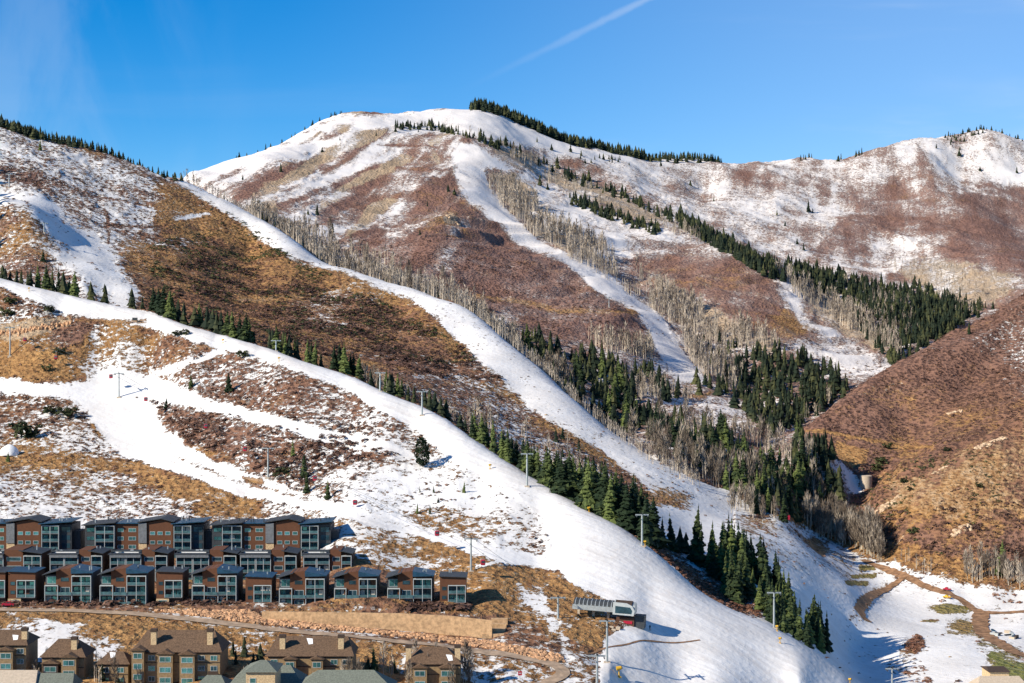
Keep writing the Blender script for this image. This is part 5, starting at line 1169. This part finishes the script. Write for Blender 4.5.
def person(u, v, label, cm, dom=None, s=1.0):
    p = cast(u, v, dom)
    if p is None: return
    me = bpy.data.meshes.new('person')
    V = [(0,0,.95),(0,0,1.2),(0,.02,1.45),(0,0,1.56),(0,-.02,1.70),(.14,0,.9),(.17,-.08,.5),(.16,0,.06),(.16,-.2,.04),(-.14,0,.9),(-.17,-.08,.5),(-.16,0,.06),(-.16,-.2,.04),(.22,0,1.42),(.34,-.06,1.15),(.38,-.28,1.0),(-.22,0,1.42),(-.34,-.06,1.15),(-.38,-.28,1.0)]
    E = [(0,1),(1,2),(2,3),(3,4),(0,5),(5,6),(6,7),(7,8),(0,9),(9,10),(10,11),(11,12),(2,13),(13,14),(14,15),(2,16),(16,17),(17,18)]
    R = [.16,.17,.17,.07,.13,.12,.09,.07,.06,.12,.09,.07,.06,.09,.07,.05,.09,.07,.05]
    me.from_pydata(V, E, []); o = bpy.data.objects.new('person', me); COL.objects.link(o); o.location = p; o.rotation_euler.z = random.uniform(-1, 1)
    sk = o.modifiers.new('skin', 'SKIN'); 
    for i, q in enumerate(R): me.skin_vertices[0].data[i].radius = (q, q)
    me.skin_vertices[0].data[0].use_root = True; ss = o.modifiers.new('sub', 'SUBSURF'); ss.levels = ss.render_levels = 1; me.materials.append(cm)
    for x in (.16, -.16): k = MB().box(x - .05, x + .05, -.95, .8, -.01, .03).build('ski', M_BLK, o)
    tag(o, label, 'skier')
person(642, 628, 'skier in dark clothes standing in the station shadow', M_CHAR, 0); person(650, 630, 'skier in blue grey just right of the one in the station shadow', M_ROOFB, 0); person(711, 568, 'skier in dark clothes at the edge of the run by the brush', M_BLK, 0)
# tank, marker, vehicles, hut, pile
p = cast(866, 486, 2) or Vector((X(866,1040),1040,Z(486,1040))); r = empty('water_tank', (p.x, p.y, p.z)); tag(r, 'round pale concrete water tank in the gulch at the foot of the right hills', 'water tank')
MB().tube((0, 0, -3), (0, 0, 5.6), 3.6, 3.6, 28).build('tank_wall', M_CONC, r, False); MB().tube((0, 0, 5.61), (0, 0, 6.0), 3.75, 3.3, 28).build('lid', M_CONC, r)
def truck(u, v, label, paint, dom=1, rz=0.0):
    p = cast(u, v, dom); r = empty('utility_truck', (p.x, p.y, p.z + .3), rz); r.scale = (.75, .75, .75); tag(r, label, 'truck')
    MB().prism([(-2.6,.5),(2.6,.5),(2.6,1.2),(1.5,1.35),(1.0,2.1),(-.6,2.1),(-.7,1.3),(-2.6,1.3)], -1, 1).build('body', paint, r)
    MB().box(-.5, .9, -1.02, -1.005, 1.4, 1.95).build('window', M_GLASSD, r)
    for x in (-1.7, 1.7):
        for y in (-1.0, .8): w_ = MB().tube((x, y, .45), (x, y + .22, .45), .45, n=14).build('wheel', M_BLK, r)
truck(947, 599, 'yellow machine parked on the dirt road in the meadow', M_YEL, rz=2.6); truck(947, 591, 'red vehicle on the snow just beyond the yellow machine', M_RED, rz=2.6); truck(8, 607, 'red car beside the narrow townhouse at the left edge', M_RED, 0, .1)
p = cast(788, 524, (1, 3)); r = empty('marker_sign', p); tag(r, 'red and white marker by the end of the snow road in the gulch', 'marker'); MB().box(-.15, .15, -.1, .1, -.5, 3).build('post', M_WHITE, r); MB().box(-1, 1, -.2, -.11, 2.2, 4.6).build('board', M_RED, r)
p = cast(520, 681, 0); r = empty('road_sign', p); tag(r, 'small red and white road sign before the road bend', 'sign'); MB().box(-.08, .08, -.05, .05, -.3, 2.6).build('post', M_STEEL, r); MB().box(-.6, .6, -.12, -.06, 1.7, 2.9).build('board', M_RED, r); MB().box(-.4, .4, -.16, -.125, 2.2, 2.45).build('board_stripe', M_WHITE, r)
p = cast(135, 323, 0); r = empty('trail_board', p); tag(r, 'two legged trail board at the edge of the run on the left', 'trail board'); MB().box(-1.2, -1.05, -.07, .07, -.3, 2.6).box(1.05, 1.2, -.07, .07, -.3, 2.6).build('post', M_TRIM, r); MB().box(-1.4, 1.4, -.15, -.08, 1.2, 2.8).build('board', M_CHAR, r)
p = cast(9, 455, 0); bm = bmesh.new(); bmesh.ops.create_uvsphere(bm, u_segments=32, v_segments=18, radius=1)
for v in bm.verts: k = 1 + .12 * vnoise(np.array([v.co.x * 2.]), np.array([v.co.y * 2. + v.co.z]), 5)[0]; v.co = Vector((v.co.x * 4.4 * k, v.co.y * 3.5 * k, max(v.co.z, -.1) * 4.6 * k))
me = bpy.data.meshes.new('snow_pile'); bm.to_mesh(me); bm.free(); me.materials.append(M_SNOW); me.polygons.foreach_set('use_smooth', [True] * len(me.polygons)); o = link('snow_pile', me); o.location = p; tag(o, 'domed pile of white snow on the gravel pad at the left edge', 'snow pile')
c0 = cast(1004, 634, 1)
for k in range(12):
    o = MB().box(-random.uniform(1, 2.6), random.uniform(1, 2.6), -.5, .5, 0, random.uniform(.5, 1.4)).build('material_stack', random.choice([M_CONC, M_ROOFB, M_CHAR, M_TRIM, M_WHITE])); x = c0.x + random.uniform(-6, 6); y = c0.y + random.uniform(-14, 12)
    o.location = (x, y, zat(x, y)); o.rotation_euler.z = random.random() * 3; tag(o, 'loose stack of building materials heaped inside the bend of the dirt road', 'building materials', 'heaped building materials')
def fence_rail(pts, label):
    pass
# juniper clumps near the lower left
def juniper(u, v, w, h, label, dom=0):
    p = cast(u, v, dom)
    if p is None: return
    T = []; r_ = np.random.default_rng(int(u * 7 + v)); W_ = 1.25 * w * p.y / F; H_ = 1.35 * h * p.y / F
    for k in range(20):
        q = bush_tris(int(r_.integers(999)), 22, .9); s = W_ * .28 * r_.uniform(.7, 1.2); q = q * s; q[..., 2] *= H_ / W_ * 1.3
        q[..., 0] += r_.uniform(-.36, .36) * W_; q[..., 1] += r_.uniform(-.3, .3) * W_; q[..., 2] += r_.uniform(0, .45) * H_; T.append(q)
    r = empty('juniper_shrub', p); tag(r, label, 'shrub', 'dark juniper clumps'); m = tri_mesh('foliage', np.concatenate(T)); link('foliage', m, r, M_JUN); MB().tube((0, 0, -.5), (0, 0, H_ * .5), .15, .06, 6).build('stem', M_TRK, r)
for a in [(27,438,26,20,'large dark juniper clump above the gravel pad'),(50,413,14,11,'round dark juniper by the gold grass streak'),(66,416,22,12,'wide dark juniper beside its blue shadow on the snow'),(14,430,12,9,'small juniper left of the large clump'),(60,355,14,9,'dark juniper on the bank under the cut cliff'),
    (47,372,10,8,'small juniper at the lower edge of the gold bank'),(6,318,14,10,'dark juniper at the left edge below the upper run'),(10,305,14,8,'low juniper on the left edge snow'),(50,312,12,9,'juniper where the brush meets the wide snow'),(178,335,12,6,'low juniper under the run before the brush triangle'),
    (282,475,20,12,'low spreading juniper in the shaded hollow'),(185,335,8,7,'round juniper right of the low one'),(243,356,12,8,'juniper at the meeting of track and run')]: juniper(*a)
for a in [(887,448,10,8,'dark shrub on the track across the right hill'),(882,465,14,9,'dark shrub clump above the water tank'),(877,470,12,8,'dark shrub left above the water tank'),(904,482,9,7,'dark shrub right of the water tank'),(947,451,8,5,'dark shrub on the front spur crest'),(913,533,12,8,'dark shrub mid way down the front spur'),(911,492,7,5,'small dark shrub on the spur grass'),(980,488,8,5,'dark shrub near the right edge of the spur')]: juniper(*a, dom=2)
# ------------------------------------------------------------------ camera, sky, sun
cam = bpy.data.cameras.new('camera'); co = bpy.data.objects.new('camera', cam); COL.objects.link(co)
cam.sensor_width = 36; cam.lens = 36 * F / 1024; cam.clip_start = 1; cam.clip_end = 20000
co.location = (0, 0, 0); co.rotation_euler = (math.radians(90), 0, 0)
scene.camera = co
SUN_EL, SUN_AZ = math.radians(31), math.radians(240)
w = bpy.data.worlds.new('World'); scene.world = w; w.use_nodes = True
nt = w.node_tree; nt.nodes.clear()
def N(t, **k):
    n = nt.nodes.new(t)
    for a, b in k.items(): setattr(n, a, b)
    return n
out = N('ShaderNodeOutputWorld'); bg = N('ShaderNodeBackground'); bg.inputs['Strength'].default_value = 0.105
sky = N('ShaderNodeTexSky', sky_type='NISHITA'); sky.sun_disc = False
sky.sun_elevation = SUN_EL; sky.sun_rotation = SUN_AZ; sky.altitude = 2500; sky.air_density = 1.0; sky.dust_density = 0.1; sky.ozone_density = 4.0
hs = N('ShaderNodeHueSaturation'); hs.inputs['Saturation'].default_value = 1.42; hs.inputs['Hue'].default_value = 0.502
nt.links.new(sky.outputs[0], hs.inputs['Color'])
# thin cirrus and an old contrail, laid out by sky direction
tc = N('ShaderNodeTexCoord'); sx = N('ShaderNodeSeparateXYZ'); nt.links.new(tc.outputs['Generated'], sx.inputs[0])
def M(op, a, b=0.0):
    x = N('ShaderNodeMath', operation=op)
    for i, v in enumerate((a, b)):
        if isinstance(v, (int, float)): x.inputs[i].default_value = v
        else: nt.links.new(v, x.inputs[i])
    return x.outputs[0]
def MR(x, a, b, c, d):
    r_ = N('ShaderNodeMapRange', interpolation_type='SMOOTHSTEP'); nt.links.new(x, r_.inputs[0])
    for i, v in enumerate((a, b, c, d)): r_.inputs[i + 1].default_value = v
    return r_.outputs[0]
az = M('DIVIDE', sx.outputs[0], sx.outputs[1]); el = M('DIVIDE', sx.outputs[2], sx.outputs[1]); front = MR(sx.outputs[1], 0.1, 0.3, 0, 1)
def wisp(scale, rot, detail=5, seed=0.0):
    mp_ = N('ShaderNodeMapping'); nt.links.new(tc.outputs['Generated'], mp_.inputs[0]); mp_.inputs['Scale'].default_value = scale; mp_.inputs['Rotation'].default_value = (0, math.radians(rot), 0); mp_.inputs['Location'].default_value = (seed, 0, 0)
    z_ = N('ShaderNodeTexNoise'); nt.links.new(mp_.outputs[0], z_.inputs['Vector']); z_.inputs['Scale'].default_value = 1; z_.inputs['Detail'].default_value = detail; z_.inputs['Roughness'].default_value = .55; z_.inputs['Distortion'].default_value = .6; return z_.outputs['Fac']
w1 = MR(wisp((3, 3, 16), -20, 5, 3.1), .50, .78, 0, 1); w1 = M('MULTIPLY', w1, MR(az, -.05, .25, .15, 1))
w2 = MR(wisp((16, 4, 7), -35, 6, 1.7), .44, .72, 0, .7); w2 = M('MULTIPLY', w2, MR(az, -.28, -.12, 1, 0))
def line_dist(a, b):
    dx, dy = b[0] - a[0], b[1] - a[1]; L = math.hypot(dx, dy)
    n_ = M('ADD', M('MULTIPLY', az, -dy / L), M('MULTIPLY', el, dx / L)); off = (-dy * a[0] + dx * a[1]) / L
    s_ = M('SUBTRACT', M('ADD', M('MULTIPLY', az, dx / L), M('MULTIPLY', el, dy / L)), (dx * a[0] + dy * a[1]) / L)
    return M('ABSOLUTE', M('SUBTRACT', n_, off)), s_
fz = wisp((60, 60, 60), 0, 4, .3)
dd, ss = line_dist((-.0165, .145), (.0739, .1897)); dd = M('ADD', dd, M('MULTIPLY', M('SUBTRACT', fz, .5), .004))
ct = M('MULTIPLY', M('MULTIPLY', MR(dd, .0001, .0030, .7, 0), MR(ss, -0.02, .12, 0, 1)), 1.0)
tot = M('MULTIPLY', M('MULTIPLY', M('ADD', M('ADD', M('ADD', M('MULTIPLY', w1, .35), MR(az, -.20, .30, .0, .26)), M('MULTIPLY', w2, .20)), M('MULTIPLY', ct, .30)), front), 1.0)
mx = N('ShaderNodeMix', data_type='RGBA'); nt.links.new(tot, mx.inputs[0]); nt.links.new(hs.outputs[0], mx.inputs[6]); mx.inputs[7].default_value = (5.2, 5.8, 6.6, 1)
nt.links.new(mx.outputs[2], bg.inputs['Color'])
nt.links.new(bg.outputs[0], out.inputs[0])
sun = bpy.data.lights.new('sun', 'SUN'); so = bpy.data.objects.new('sun', sun); COL.objects.link(so)
sun.energy = 5.0; sun.angle = math.radians(0.5); sun.color = (1.0, 0.905, 0.75)
d = Vector((math.sin(SUN_AZ) * math.cos(SUN_EL), math.cos(SUN_AZ) * math.cos(SUN_EL), math.sin(SUN_EL)))
so.rotation_euler = d.to_track_quat('Z', 'Y').to_euler()
so.location = d * 3000
scene.view_settings.view_transform = 'Standard'; scene.view_settings.look = 'None'
scene.view_settings.exposure = 0.50; scene.view_settings.gamma = 1.0
scene.render.engine = 'CYCLES'
scene.render.resolution_x = 1024; scene.render.resolution_y = 683
